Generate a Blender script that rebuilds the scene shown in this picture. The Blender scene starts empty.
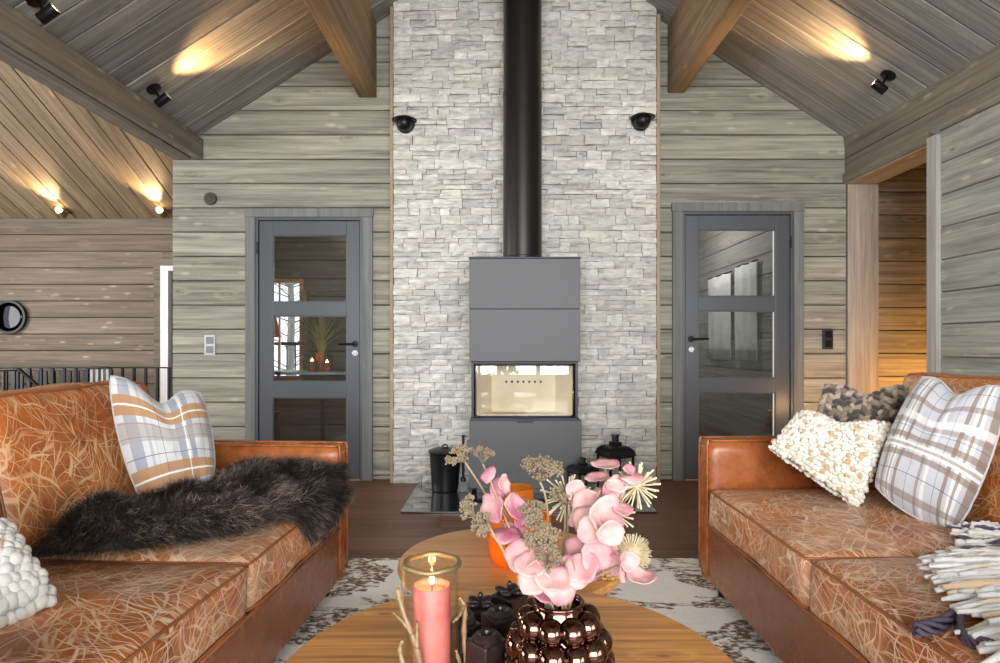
import bpy, math, random
import numpy as np
from mathutils import Vector, Matrix, noise, Euler
random.seed(7); np.random.seed(7)
PI = math.pi
SC = bpy.context.scene
COL = SC.collection

# ------------------------------------------------------------------ camera, world, daylight, exposure
F = 620.0; CH = 1.055; HY = 345.0
cd = bpy.data.cameras.new('camera'); cam = bpy.data.objects.new('camera', cd); COL.objects.link(cam)
cam.location = (0, 0, CH); cam.rotation_euler = (PI/2, 0, 0)
cd.sensor_width = 36.0; cd.lens = F*36/1000; cd.shift_y = (HY-331.5)/1000; cd.clip_start = 0.02
SC.camera = cam
w = bpy.data.worlds.new('sky'); SC.world = w; w.use_nodes = True
w.node_tree.nodes['Background'].inputs[0].default_value = (0.86, 0.93, 1, 1)
w.node_tree.nodes['Background'].inputs[1].default_value = 2.2
SC.view_settings.view_transform = 'Standard'; SC.view_settings.look = 'None'
SC.view_settings.gamma = 1; SC.view_settings.use_curve_mapping = False
SC.view_settings.exposure = 0.62
SC.cycles.use_denoising = True
SC.cycles.max_bounces = 8; SC.cycles.diffuse_bounces = 5; SC.cycles.caustics_reflective = False
SC.cycles.caustics_refractive = False; SC.cycles.sample_clamp_indirect = 4

def area(name, loc, rot, sx, sy, power, col):
    l = bpy.data.lights.new(name, 'AREA'); l.shape = 'RECTANGLE'; l.size = sx; l.size_y = sy
    l.energy = power; l.color = col
    o = bpy.data.objects.new(name, l); COL.objects.link(o); o.location = loc; o.rotation_euler = rot
    return o
# daylight through the big windows behind the camera; the other three are added fill lights
area('daylight_front_windows', (0.1, -4.25, 1.95), (PI/2+0.06, 0, 0), 5.2, 3.2, 620, (0.95, 0.98, 1))
area('hall_fill', (-6.5, 4.3, 1.6), (PI/2, 0, -PI/2), 3.2, 2.0, 120, (1, 0.96, 0.9))  # ambient fill added for the stair hall, from an unseen side
area('side_fill', (2.95, -1.9, 1.45), (PI/2, 0, PI/2), 2.6, 1.7, 80, (0.95, 0.98, 1))  # added light for the sofa sides and the vase reflections
area('hall_rear_fill', (-6.5, -0.6, 1.6), (PI/2, 0, -PI/2), 3.0, 2.2, 120, (0.97, 0.98, 1))  # second added hall fill, out of view behind the camera
def P(x, y, Z): return Vector(((x-500)*Z/F, Z, CH-(y-HY)*Z/F))

# ------------------------------------------------------------------ mesh builder
OFF = {}
class MB:
    def __init__(s): s.v = []; s.f = []
    def add(s, vs, fs, M=None):
        b = len(s.v)
        for p in vs:
            p = Vector(p); s.v.append(M @ p if M is not None else p)
        s.f += [tuple(b+i for i in f) for f in fs]; return s
    def hexa(s, p, M=None):
        return s.add(p, [(0,3,2,1),(4,5,6,7),(0,1,5,4),(1,2,6,5),(2,3,7,6),(3,0,4,7)], M)
    def box(s, x0, x1, y0, y1, z0, z1, M=None):
        return s.hexa([(x0,y0,z0),(x1,y0,z0),(x1,y1,z0),(x0,y1,z0),(x0,y0,z1),(x1,y0,z1),(x1,y1,z1),(x0,y1,z1)], M)
    def tube(s, path, r, seg=8, M=None, closed=False):
        path = [Vector(p) for p in path]; n = len(path)
        rs = r if isinstance(r, (list, tuple)) else [r]*n
        vs = []; prev = None
        for i, p in enumerate(path):
            if closed: t = path[(i+1) % n]-path[i-1]
            else: t = path[min(i+1, n-1)]-path[max(i-1, 0)]
            if t.length < 1e-9: t = Vector((0,0,1))
            t.normalize()
            if prev is None:
                a = Vector((0,0,1)) if abs(t.z) < .9 else Vector((1,0,0))
                u = t.cross(a).normalized()
            else:
                u = prev - t*prev.dot(t)
                u = u.normalized() if u.length > 1e-6 else t.orthogonal().normalized()
            prev = u; q = t.cross(u)
            for k in range(seg):
                an = 2*PI*k/seg
                vs.append(p+(u*math.cos(an)+q*math.sin(an))*rs[i])
        fs = []
        for i in range(n if closed else n-1):
            j = (i+1) % n
            for k in range(seg):
                l = (k+1) % seg
                fs.append((i*seg+k, i*seg+l, j*seg+l, j*seg+k))
        if not closed:
            fs.append(tuple(range(seg-1, -1, -1))); fs.append(tuple((n-1)*seg+k for k in range(seg)))
        return s.add(vs, fs, M)
    def lathe(s, prof, seg=24, c=(0,0,0), M=None):
        n = len(prof); vs = []; c = Vector(c)
        for r, z in prof:
            for k in range(seg):
                an = 2*PI*k/seg
                vs.append(c+Vector((r*math.cos(an), r*math.sin(an), z)))
        fs = [(i*seg+k, i*seg+(k+1) % seg, (i+1)*seg+(k+1) % seg, (i+1)*seg+k) for i in range(n-1) for k in range(seg)]
        if prof[0][0] > 1e-5: fs.append(tuple(range(seg-1, -1, -1)))
        if prof[-1][0] > 1e-5: fs.append(tuple((n-1)*seg+k for k in range(seg)))
        return s.add(vs, fs, M)
    def ball(s, c, r, seg=10, rings=7, M=None):
        rx, ry, rz = r if isinstance(r, (tuple, list)) else (r, r, r)
        vs = [(0,0,-rz)]
        for i in range(1, rings):
            a = -PI/2+PI*i/rings
            for k in range(seg):
                b = 2*PI*k/seg
                vs.append((rx*math.cos(a)*math.cos(b), ry*math.cos(a)*math.sin(b), rz*math.sin(a)))
        vs.append((0,0,rz)); fs = []
        for k in range(seg): fs.append((0, 1+(k+1) % seg, 1+k))
        for i in range(rings-2):
            for k in range(seg):
                a = 1+i*seg; fs.append((a+k, a+(k+1) % seg, a+seg+(k+1) % seg, a+seg+k))
        t = len(vs)-1; a = 1+(rings-2)*seg
        for k in range(seg): fs.append((a+k, a+(k+1) % seg, t))
        T = Matrix.Translation(Vector(c))
        return s.add(vs, fs, T @ M if M is not None else T)
    def grid(s, fn, nu, nv):
        vs = [fn(i/nu, j/nv) for i in range(nu+1) for j in range(nv+1)]
        fs = [(i*(nv+1)+j, (i+1)*(nv+1)+j, (i+1)*(nv+1)+j+1, i*(nv+1)+j+1) for i in range(nu) for j in range(nv)]
        return s.add(vs, fs)
    def build(s, name, mat, parent=None, smooth=False, bevel=0, seg=2, solid=0, angle=None):
        me = bpy.data.meshes.new(name)
        off = OFF.get(parent.name, Vector((0,0,0))) if parent else Vector((0,0,0))
        me.from_pydata([tuple(p-off) for p in s.v], [], s.f); me.update()
        o = bpy.data.objects.new(name, me); COL.objects.link(o)
        if mat: me.materials.append(mat)
        if parent: o.parent = parent; OFF[o.name] = off
        if smooth: me.polygons.foreach_set('use_smooth', [True]*len(me.polygons))
        if angle: me.set_sharp_from_angle(angle=math.radians(angle))
        if solid:
            m = o.modifiers.new('solid', 'SOLIDIFY'); m.thickness = solid; m.offset = 0
        if bevel:
            m = o.modifiers.new('bevel', 'BEVEL'); m.width = bevel; m.segments = seg; m.limit_method = 'ANGLE'
            m.angle_limit = math.radians(40); m.harden_normals = False
        return o
def tag(o, label=None, cat=None, group=None, kind=None):
    if label: o['label'] = label
    if cat: o['category'] = cat
    if group: o['group'] = group
    if kind: o['kind'] = kind
    return o
def thing(name, loc, label, cat, group=None, rz=0):
    o = bpy.data.objects.new(name, None); COL.objects.link(o); o.location = loc; o.rotation_euler = (0,0,rz)
    o.empty_display_size = .05
    OFF[o.name] = Vector(loc) if rz == 0 else Vector((0,0,0))
    return tag(o, label, cat, group)
def local(o): OFF[o.name] = Vector((0,0,0)); return o
def struct(mb, name, mat, **k): return tag(mb.build(name, mat, **k), kind='structure')
def arc(c, r, a0, a1, n, ax='xz'):
    out = []
    for i in range(n+1):
        a = a0+(a1-a0)*i/n; d = (r*math.cos(a), r*math.sin(a))
        v = {'xz': (d[0],0,d[1]), 'xy': (d[0],d[1],0), 'yz': (0,d[0],d[1])}[ax]
        out.append(Vector(c)+Vector(v))
    return out
def smoothpath(pts, n=6):
    pts = [Vector(p) for p in pts]; out = []
    for i in range(len(pts)-1):
        p0 = pts[max(i-1,0)]; p1 = pts[i]; p2 = pts[i+1]; p3 = pts[min(i+2,len(pts)-1)]
        for k in range(n):
            t = k/n
            out.append(0.5*((2*p1)+(p2-p0)*t+(2*p0-5*p1+4*p2-p3)*t*t+(3*p1-p0-3*p2+p3)*t**3))
    out.append(pts[-1]); return out

# ------------------------------------------------------------------ materials
def L(r, g, b): # 8-bit sRGB to linear
    f = lambda c: (c/255/12.92) if c/255 <= .04045 else ((c/255+.055)/1.055)**2.4
    return (f(r), f(g), f(b), 1)
class NT:
    def __init__(s, name):
        s.m = bpy.data.materials.new(name); s.m.use_nodes = True; s.t = s.m.node_tree
        s.b = s.t.nodes['Principled BSDF']
    def n(s, typ, ins=None, **props):
        nd = s.t.nodes.new(typ)
        for k, v in props.items(): setattr(nd, k, v)
        for k, v in (ins or {}).items(): s.set(nd.inputs[k], v)
        return nd
    def set(s, sock, v):
        if isinstance(v, bpy.types.NodeSocket): s.t.links.new(v, sock)
        elif v is not None: sock.default_value = v
    def math(s, op, a, b=None, c=None, clamp=False):
        nd = s.n('ShaderNodeMath', operation=op, use_clamp=clamp)
        s.set(nd.inputs[0], a); s.set(nd.inputs[1], b); s.set(nd.inputs[2], c); return nd.outputs[0]
    def vmath(s, op, a, b=None):
        nd = s.n('ShaderNodeVectorMath', operation=op)
        s.set(nd.inputs[0], a)
        if op == 'SCALE': s.set(nd.inputs[3], b)
        else: s.set(nd.inputs[1], b)
        return nd.outputs[0]
    def mix(s, fac, a, b, blend='MIX'):
        nd = s.n('ShaderNodeMix', data_type='RGBA', blend_type=blend)
        s.set(nd.inputs[0], fac); s.set(nd.inputs[6], a); s.set(nd.inputs[7], b); return nd.outputs[2]
    def ramp(s, fac, stops, interp='LINEAR'):
        nd = s.n('ShaderNodeValToRGB'); cr = nd.color_ramp; cr.interpolation = interp
        while len(cr.elements) > 1: cr.elements.remove(cr.elements[-1])
        cr.elements[0].position = stops[0][0]; cr.elements[0].color = stops[0][1]
        for p, c in stops[1:]:
            e = cr.elements.new(p); e.color = c
        s.set(nd.inputs[0], fac); return nd.outputs[0]
    def rng(s, v, a, b, c=0., d=1., smooth=False):
        nd = s.n('ShaderNodeMapRange', {'Value': v, 'From Min': a, 'From Max': b, 'To Min': c, 'To Max': d})
        if smooth: nd.interpolation_type = 'SMOOTHSTEP'
        return nd.outputs[0]
    def noise(s, vec, scale, detail=4, rough=.5, dist=0., out=0):
        nd = s.n('ShaderNodeTexNoise', {'Vector': vec, 'Scale': scale, 'Detail': detail, 'Roughness': rough, 'Distortion': dist})
        return nd.outputs[out]
    def map(s, vec, scale=(1,1,1), rot=(0,0,0), loc=(0,0,0)):
        return s.n('ShaderNodeMapping', {'Vector': vec, 'Scale': scale, 'Rotation': rot, 'Location': loc}).outputs[0]
    def obj(s): return s.n('ShaderNodeTexCoord').outputs['Object']
    def uv(s): return s.n('ShaderNodeTexCoord').outputs['UV']
    def island(s): return s.n('ShaderNodeNewGeometry').outputs['Random Per Island']
    def bump(s, h, st=.3, dist=.01):
        nd = s.n('ShaderNodeBump', {'Height': h, 'Strength': st, 'Distance': dist}); s.set(s.b.inputs['Normal'], nd.outputs[0])
    def out(s, col=None, rough=None, metal=None, **k):
        s.set(s.b.inputs['Base Color'], col); s.set(s.b.inputs['Roughness'], rough); s.set(s.b.inputs['Metallic'], metal)
        for kk, v in k.items(): s.set(s.b.inputs[kk.replace('_', ' ')], v)
        return s.m
def plain(name, rgb, rough=.5, metal=0., nz=0.06, **k):
    t = NT(name); o = t.obj()
    a = tuple(c*(1-nz*2) for c in L(*rgb)[:3])+(1,); b = tuple(min(1, c*(1+nz*2)) for c in L(*rgb)[:3])+(1,)
    c = t.mix(t.noise(o, 14, 4), a, b)
    return t.out(c, rough, metal, **k)
def wood(name, c1, c2, axis, knot=(120,72,40), fleck=(190,180,165), var=.22, rough=.75, kn=.5, gs=1., bst=.25, tint=None, slope=None):
    t = NT(name); isl = t.island()
    off = t.n('ShaderNodeCombineXYZ', {0: t.math('MULTIPLY', isl, 37.), 1: t.math('MULTIPLY', isl, 53.), 2: t.math('MULTIPLY', isl, 71.)}).outputs[0]
    ob = t.obj()
    if slope:
        sp = t.n('ShaderNodeSeparateXYZ', {0: ob})
        al = t.math('ABSOLUTE', t.math('SUBTRACT', sp.outputs[0], .16)) if slope == 'X' else sp.outputs[1]
        ob = t.n('ShaderNodeCombineXYZ', {0: sp.outputs[0], 1: sp.outputs[1], 2: t.math('ADD', sp.outputs[2], t.math('MULTIPLY', al, .635 if slope == 'X' else .49))}).outputs[0]
    v = t.vmath('ADD', ob, off)
    sc = lambda a, c: tuple((a if 'XYZ'[i] == axis else c)*gs for i in range(3))
    # knots bend the grain round them
    vk = t.map(v, sc(2.6, 7.))
    vo = t.n('ShaderNodeTexVoronoi', {'Vector': vk, 'Scale': 1.0, 'Randomness': 1.0}, feature='F1')
    d = vo.outputs['Distance']; keep = t.math('GREATER_THAN', t.n('ShaderNodeSeparateColor', {0: vo.outputs['Color']}).outputs[0], 1-kn)
    near = t.math('MULTIPLY', t.rng(d, .0, .34, 1., 0., True), keep)
    kmask = t.math('MULTIPLY', t.rng(d, .03, .075, 1., 0., True), keep)
    halo = t.math('MULTIPLY', t.rng(t.math('ABSOLUTE', t.math('SUBTRACT', d, .19)), 0., .09, 1., 0., True), keep)
    vg = t.vmath('ADD', t.map(v, sc(1.1, 16.)), t.vmath('SCALE', t.n('ShaderNodeCombineXYZ', {0: near, 1: near, 2: near}).outputs[0], 1.3))
    g1 = t.noise(vg, 1.0, 6, .6, .6); g2 = t.noise(t.map(v, sc(2.2, 75.)), 1.0, 5, .7)
    g3 = t.noise(t.map(v, sc(.5, 3.)), 1.0, 3)
    g = t.math('ADD', t.math('MULTIPLY', g1, .6), t.math('MULTIPLY', g2, .4))
    g4 = t.noise(t.map(v, sc(.9, 34.)), 1.0, 4, .75, .3)
    g = t.math('ADD', t.math('MULTIPLY', g, .55), t.math('MULTIPLY', g4, .45))
    col = t.ramp(g, [(.36, L(*c1)), (.64, L(*c2))])
    f2 = t.n('ShaderNodeTexVoronoi', {'Vector': t.map(v, sc(5.2, 15.)), 'Scale': 1.0, 'Randomness': 1.0}, feature='F1')
    fk = t.math('MULTIPLY', t.rng(f2.outputs['Distance'], .06, .30, 1., 0., True), t.math('GREATER_THAN', t.n('ShaderNodeSeparateColor', {0: f2.outputs['Color']}).outputs[1], 1-kn*.5))
    col = t.mix(t.math('MULTIPLY', fk, t.rng(g4, .35, .6, .15, .8)), col, L(*fleck))
    col = t.mix(t.math('MULTIPLY', halo, t.rng(g2, .4, .75, .0, .3)), col, L(*fleck))
    col = t.mix(t.math('MULTIPLY', kmask, .7), col, L(*knot))
    br = t.math('ADD', t.math('MULTIPLY', isl, var*1.6), t.math('MULTIPLY', g3, var*1.4))
    br = t.math('ADD', br, 1-var*1.5)
    col = t.mix(1.0, col, t.n('ShaderNodeCombineColor', {0: br, 1: br, 2: br}).outputs[0], 'MULTIPLY')
    if tint:   # per board hue drift
        i2 = t.math('FRACT', t.math('MULTIPLY', isl, 7.31)); col = t.mix(t.math('MULTIPLY', i2, .55), col, t.mix(1.0, col, tint, 'MULTIPLY'))
    t.bump(t.math('SUBTRACT', g2, t.math('MULTIPLY', kmask, .6)), bst, .004)
    return t.out(col, rough)
M = {}
M['wall'] = wood('grey_stained_log', (88,88,80), (170,167,153), 'X', tint=(1.06,.99,.9,1), fleck=(196,186,168), var=.16)
M['wallY'] = wood('grey_stained_log_side', (98,98,92), (172,168,156), 'Y', tint=(.9,1.,1.02,1), fleck=(196,186,168), var=.14)
M['wallfar'] = wood('brown_stained_log', (72,66,58), (130,118,103), 'X', tint=(1.1,.98,.86,1), fleck=(180,160,138), var=.16)
M['ceil'] = wood('ceiling_board', (84,83,80), (164,160,152), 'X', slope='X', fleck=(170,162,150), var=.22, kn=.35)
M['ceilY'] = wood('hall_ceiling_board', (70,58,44), (146,126,98), 'Y', slope='Y', fleck=(170,150,128), var=.28, kn=.35)
M['beam'] = wood('brown_beam', (80,74,66), (138,129,114), 'Y', fleck=(170,150,128), var=.1)
M['purlin'] = wood('oiled_purlin', (92,78,60), (156,132,100), 'Y', fleck=(190,140,90), knot=(80,44,20), var=.1)
M['post'] = wood('pale_post', (128,120,110), (188,178,164), 'Z', fleck=(200,190,170), var=.1)
M['casing2'] = wood('pale_grey_casing', (132,130,124), (182,178,170), 'Z', fleck=(190,186,178), var=.08, kn=.3)
M['casing'] = wood('grey_casing', (86,88,86), (122,124,120), 'Z', fleck=(130,130,126), var=.08, kn=.3)
M['strip'] = wood('pine_strip', (136,114,90), (172,150,122), 'Z', var=.08)
M['floor'] = wood('dark_oak_floor', (70,43,31), (134,88,64), 'X', knot=(40,24,18), fleck=(110,74,56), var=.2, rough=.42, kn=.25, bst=.12)
M['oak'] = wood('oiled_oak_top', (122,68,24), (232,166,90), 'X', knot=(120,66,26), fleck=(214,156,88), var=.10, rough=.38, kn=.8, gs=1.3, bst=.08)
M['oak2'] = wood('pale_oak_top', (190,130,70), (236,182,112), 'X', knot=(150,96,50), fleck=(230,180,116), var=.05, rough=.36, kn=.3, gs=1.2, bst=.05)
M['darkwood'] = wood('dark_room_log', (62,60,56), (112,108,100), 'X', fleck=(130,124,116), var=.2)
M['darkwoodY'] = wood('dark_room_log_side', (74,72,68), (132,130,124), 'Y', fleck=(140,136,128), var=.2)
M['gap'] = plain('groove_shadow_backing', (18,16,14), .95)
M['black'] = plain('black_metal', (22,22,24), .38, .5)
M['matte'] = plain('matte_black', (30,31,33), .6)
M['stove'] = plain('grey_steel', (76,75,76), .5, .1, .03)
M['pipe'] = plain('black_flue', (40,38,36), .36, .6, .03)
M['stove_dark'] = plain('dark_steel', (40,41,44), .4, .5)
M['door'] = plain('charcoal_paint', (72,74,78), .38, 0, .02)
M['white'] = plain('white_paint', (226,224,218), .5)
M['plastic'] = plain('grey_plastic', (150,152,152), .45)
M['chrome'] = plain('brushed_steel', (190,190,190), .22, 1)
M['brick'] = None
t = NT('cream_firebrick'); o = t.obj(); t.bump(t.noise(o, 60, 5), .3, .002)
M['brick'] = t.out(t.mix(t.noise(o, 6, 5), L(212,192,156), L(240,226,198)), .8)
def glassmat(name, tint=(1,1,1,1), rough=.0, base=.04, power=1.):
    t = NT(name); t.t.nodes.remove(t.b)
    lw = t.math('POWER', t.n('ShaderNodeLayerWeight', {'Blend': .5}).outputs['Facing'], 3.)
    tr = t.n('ShaderNodeBsdfTransparent', {'Color': tint}).outputs[0]
    gl = t.n('ShaderNodeBsdfGlossy', {'Roughness': rough, 'Color': (1,1,1,1)}).outputs[0]
    f = t.math('ADD', t.math('MULTIPLY', lw, .5*power), base, clamp=True)
    mx = t.n('ShaderNodeMixShader', {0: f, 1: tr, 2: gl}).outputs[0]
    t.t.links.new(mx, t.t.nodes['Material Output'].inputs[0]); return t.m
M['glass'] = glassmat('clear_glass', (.93,.95,.95,1), base=.07, power=1.2)
M['jar'] = glassmat('clear_jar_glass', (.97,.98,.97,1), base=.03, power=.9)
M['amber'] = None
t = NT('amber_glass'); t.t.nodes.remove(t.b)
tr = t.n('ShaderNodeBsdfTransparent', {'Color': (.96,.56,.16,1)}).outputs[0]; tl = t.n('ShaderNodeBsdfTranslucent', {'Color': (.92,.48,.10,1)}).outputs[0]
df = t.n('ShaderNodeBsdfDiffuse', {'Color': (.50,.22,.04,1)}).outputs[0]; gl = t.n('ShaderNodeBsdfGlossy', {'Roughness': .08}).outputs[0]
m1_ = t.n('ShaderNodeMixShader', {0: .45, 1: tr, 2: tl}).outputs[0]; m2_ = t.n('ShaderNodeMixShader', {0: .30, 1: m1_, 2: df}).outputs[0]
m3_ = t.n('ShaderNodeMixShader', {0: .06, 1: m2_, 2: gl}).outputs[0]; t.t.links.new(m3_, t.t.nodes['Material Output'].inputs[0]); M['amber'] = t.m
t = NT('flame'); M['flame'] = t.out((1,.6,.2,1), .5, Emission_Color=(1,.52,.14,1), Emission_Strength=14.)
t = NT('lamp_lens'); M['lens'] = t.out((1,.8,.5,1), .5, Emission_Color=(1,.70,.34,1), Emission_Strength=22.)
# mirror-bright brown vase
t = NT('bronze_mirror_glass'); M['vase'] = t.out(t.mix(t.noise(t.obj(), 9, 2), L(88,62,54), L(128,96,84)), .04, 1.0)
t = NT('dark_chocolate_ceramic'); M['choc'] = t.out(t.mix(t.noise(t.obj(), 60, 4), L(26,19,20), L(46,33,34)), .28)
# hearth glass
t = NT('smoked_hearth_glass'); M['hearth'] = t.out(L(46,48,50), .06, .0, Specular_IOR_Level=1.0, Coat_Weight=1.0, Coat_Roughness=.03)
# stone
t = NT('split_slate'); o = t.obj(); isl = t.island()
off = t.vmath('SCALE', t.n('ShaderNodeCombineXYZ', {0: isl, 1: isl, 2: isl}).outputs[0], 40.)
v = t.vmath('ADD', o, off)
n1 = t.noise(t.map(v, (11, 11, 34)), 1., 7, .65, .5); n2 = t.noise(v, 38, 6, .7)
c = t.ramp(n1, [(.30, L(150,149,143)), (.44, L(190,188,181)), (.60, L(212,209,201)), (.75, L(232,229,221))])
warm = t.math('MULTIPLY', t.math('GREATER_THAN', t.math('FRACT', t.math('MULTIPLY', isl, 91.7)), .90), t.rng(n1, .4, .6))
c = t.mix(t.math('MULTIPLY', warm, .22), c, L(196,168,128))
i2 = t.rng(t.math('FRACT', t.math('MULTIPLY', isl, 17.3)), 0, 1, .80, 1.14)
c = t.mix(1.0, c, t.n('ShaderNodeCombineColor', {0: i2, 1: i2, 2: t.math('MULTIPLY', i2, .99)}).outputs[0], 'MULTIPLY')
t.bump(t.math('ADD', t.math('MULTIPLY', n1, .9), t.math('MULTIPLY', n2, .5)), .8, .010)
M['stone'] = t.out(c, .85)
M['mortar'] = plain('stone_gap', (112,110,104), .95)
# leather
def leather(name, deep, mid, pale, lines, wear, rough=.38, seed=0):
    t = NT(name); o = t.obj(); rnd = random.Random(seed)
    big = t.noise(o, 3.2, 4, .6); blot = t.noise(o, 11, 5, .65)
    c = t.ramp(t.math('ADD', t.math('MULTIPLY', big, .5), t.math('MULTIPLY', blot, .5)), [(.36, L(*deep)), (.6, L(*mid))])
    tot = None
    if lines:
        sp = t.n('ShaderNodeSeparateXYZ', {0: o})
        flat = t.n('ShaderNodeCombineXYZ', {0: sp.outputs[1], 1: t.math('ADD', sp.outputs[0], sp.outputs[2]), 2: 0.}).outputs[0]
        warp = t.vmath('ADD', flat, t.vmath('SCALE', t.vmath('SUBTRACT', t.noise(flat, 4.5, 2, .5, 0, 1), (.5,.5,.5)), .12))
        for k in range(10):
            th = PI*k/10+rnd.uniform(-.15, .15); sa = rnd.uniform(17, 30)
            vm = t.map(t.map(warp, (1,1,1), (0,0,th)), (rnd.uniform(2.4, 4.2), sa, 1), (0,0,0), (rnd.uniform(0,9),)*3)
            dv = t.n('ShaderNodeTexVoronoi', {'Vector': vm, 'Scale': 1.0, 'Randomness': 1.0}, feature='DISTANCE_TO_EDGE', voronoi_dimensions='2D').outputs['Distance']
            wd_ = sa*rnd.uniform(.0010, .0021)
            m = t.rng(dv, wd_*.25, wd_, 1, 0, True)
            m = t.math('MULTIPLY', m, t.rng(t.noise(t.map(o, (1,1,1), (0,0,0), (k*3.1,)*3), 6., 2), .44, .58, .0, rnd.uniform(.6, 1.)))
            tot = m if tot is None else t.math('MAXIMUM', tot, m)
        c = t.mix(t.math('MULTIPLY', tot, lines), c, L(*pale))
    if wear:
        wm = t.rng(t.noise(t.map(o, (1,1,1), (0,0,0), (5,5,5)), 2.6, 5, .7), .42, .66, 0, wear)
        c = t.mix(wm, c, L(*pale))
    fine = t.noise(o, 240, 3, .6)
    h = t.math('ADD', t.math('MULTIPLY', fine, .25), t.math('MULTIPLY', blot, .5))
    if tot is not None: h = t.math('SUBTRACT', h, t.math('MULTIPLY', tot, .25))
    t.bump(h, .28, .004)
    rr = t.rng(blot, .3, .7, rough-.06, rough+.10)
    return t.out(c, rr, 0, Specular_IOR_Level=.5)
M['seat'] = leather('cracked_tan_leather', (120,60,22), (186,108,46), (240,214,184), .72, .32, .36, 3)
M['backl'] = leather('scratched_cognac_leather', (124,60,18), (184,100,36), (236,198,148), .7, .08, .40, 8)
M['arm'] = leather('polished_cognac_leather', (122,62,26), (168,94,44), (210,150,96), .10, .0, .26, 5)
M['base'] = leather('polished_brown_leather', (122,72,44), (136,84,54), (150,104,74), .04, .0, .24, 6)
M['pipel'] = leather('dark_piping_leather', (120,68,34), (160,98,56), (180,130,90), 0, 0, .4, 7)
# plaid by uv
def plaid(name, base, vs, hs, lines_v, lines_h, rep=1.):
    t = NT(name); sp = t.n('ShaderNodeSeparateXYZ', {0: t.uv()}); u, v = [t.math('FRACT', t.math('MULTIPLY', q_, rep)) for q_ in (sp.outputs[0], sp.outputs[1])]
    c = t.mix(t.noise(t.uv(), 30, 3), tuple(x*.93 for x in L(*base)[:3])+(1,), L(*base))
    def band(c, x, pos, wd, col, st):
        m = t.math('LESS_THAN', t.math('ABSOLUTE', t.math('SUBTRACT', x, pos)), wd/2)
        return t.mix(t.math('MULTIPLY', m, st), c, L(*col))
    for pos, wd, col, st in vs: c = band(c, u, pos, wd, col, st)
    for pos, wd, col, st in hs: c = band(c, v, pos, wd, col, st)
    for pos, wd, col, st in lines_v: c = band(c, u, pos, wd, col, st)
    for pos, wd, col, st in lines_h: c = band(c, v, pos, wd, col, st)
    wv = t.math('MULTIPLY', t.math('SINE', t.math('MULTIPLY', u, 700.)), t.math('SINE', t.math('MULTIPLY', v, 700.)))
    t.bump(t.math('ADD', wv, t.noise(t.uv(), 120, 3)), .15, .001)
    return t.out(c, .9, 0, Sheen_Weight=.3)
TAN = (160,116,72); GB = (88,96,114); WH = (214,213,208); GR = (146,137,132); DK = (70,64,72)
M['plaid_tan'] = plaid('tan_blue_plaid', (190,189,188),
    [(.10,.10,GB,.55),(.22,.03,GB,.35),(.60,.09,GB,.6),(.73,.07,GB,.6),(.95,.06,GB,.5)],
    [(.74,.16,TAN,.9),(.54,.14,GR,.7),(.20,.17,TAN,.9),(.02,.06,GR,.6)],
    [(.665,.012,WH,.9),(.36,.006,DK,.8),(.48,.006,GR,.8),(.86,.006,DK,.6),(.28,.005,DK,.4)],
    [(.74,.016,WH,.9),(.20,.016,WH,.9),(.36,.008,GB,.8),(.60,.006,(150,90,90),.7),(.50,.005,DK,.5),(.90,.006,DK,.4)])
BR = (118,96,80)
M['plaid_br'] = plaid('brown_white_plaid', (178,178,182),
    [(.18,.05,BR,.75),(.30,.10,WH,.8),(.30,.03,BR,.7),(.42,.05,BR,.75),(.80,.05,BR,.6),(.90,.06,WH,.7)],
    [(.66,.06,BR,.7),(.56,.09,WH,.8),(.56,.03,BR,.6),(.46,.06,BR,.7),(.10,.06,BR,.6),(.90,.08,WH,.6),(.82,.05,BR,.5)],
    [(.62,.006,DK,.9),(.06,.006,DK,.8)], [(.28,.006,DK,.9),(.76,.006,DK,.7)], 1.45)
def knit(name, a, b, warm, wf):
    t = NT(name); isl = t.island(); o = t.obj()
    c = t.mix(isl, L(*a), L(*b))
    m = t.math('GREATER_THAN', t.math('FRACT', t.math('MULTIPLY', isl, 13.7)), 1-wf)
    c = t.mix(m, c, L(*warm))
    t.bump(t.noise(t.map(o, (1,1,.4)), 340, 3, .7), .7, .003)
    return t.out(c, .95, 0, Sheen_Weight=.4)
M['knit_white'] = knit('white_chunky_wool', (196,194,186), (220,218,212), (196,176,156), .08)
M['knit_cream'] = knit('cream_bobble_wool', (206,198,182), (226,222,212), (190,160,124), .15)
M['knit_brown'] = knit('brown_chunky_wool', (92,78,66), (166,146,124), (62,50,42), .28)
M['yarn'] = None
t = NT('mixed_yarn'); isl = t.island()
c = t.ramp(isl, [(0, L(222,220,216)), (.62, L(208,204,198)), (.70, L(206,176,142)), (.80, L(214,196,172)), (.88, L(74,62,82)), (.94, L(112,100,120)), (.96, L(226,224,222))], 'CONSTANT')
t.bump(t.noise(t.map(t.obj(), (1,1,1)), 260, 3, .7), .8, .004); M['yarn'] = t.out(c, .95, 0, Sheen_Weight=.4)
t = NT('dark_sheepskin'); isl = t.island(); n = t.noise(t.obj(), 7, 3, .6)
f = t.math('ADD', t.math('MULTIPLY', isl, .40), t.math('MULTIPLY', n, .60))
c = t.ramp(f, [(.34, L(16,11,10)), (.50, L(36,27,25)), (.60, L(74,60,54)), (.72, L(156,134,118))])
M['fur'] = t.out(c, .6, 0)
t = NT('cowhide'); o = t.obj()
m1 = t.noise(t.map(o, (1.0,1.7,1), (0,0,.5)), 2.1, 4, .62, .8); m2 = t.noise(t.map(o, (1,1.8,1), (0,0,.5)), 30, 3, .7)
pm = t.math('MULTIPLY', t.rng(m1, .465, .50, 0, 1, True), t.rng(m2, .40, .56, .1, 1, True))
c = t.mix(t.math('MULTIPLY', t.rng(m2, .5, .7), .25), L(250,248,242), L(214,206,194))
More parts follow.
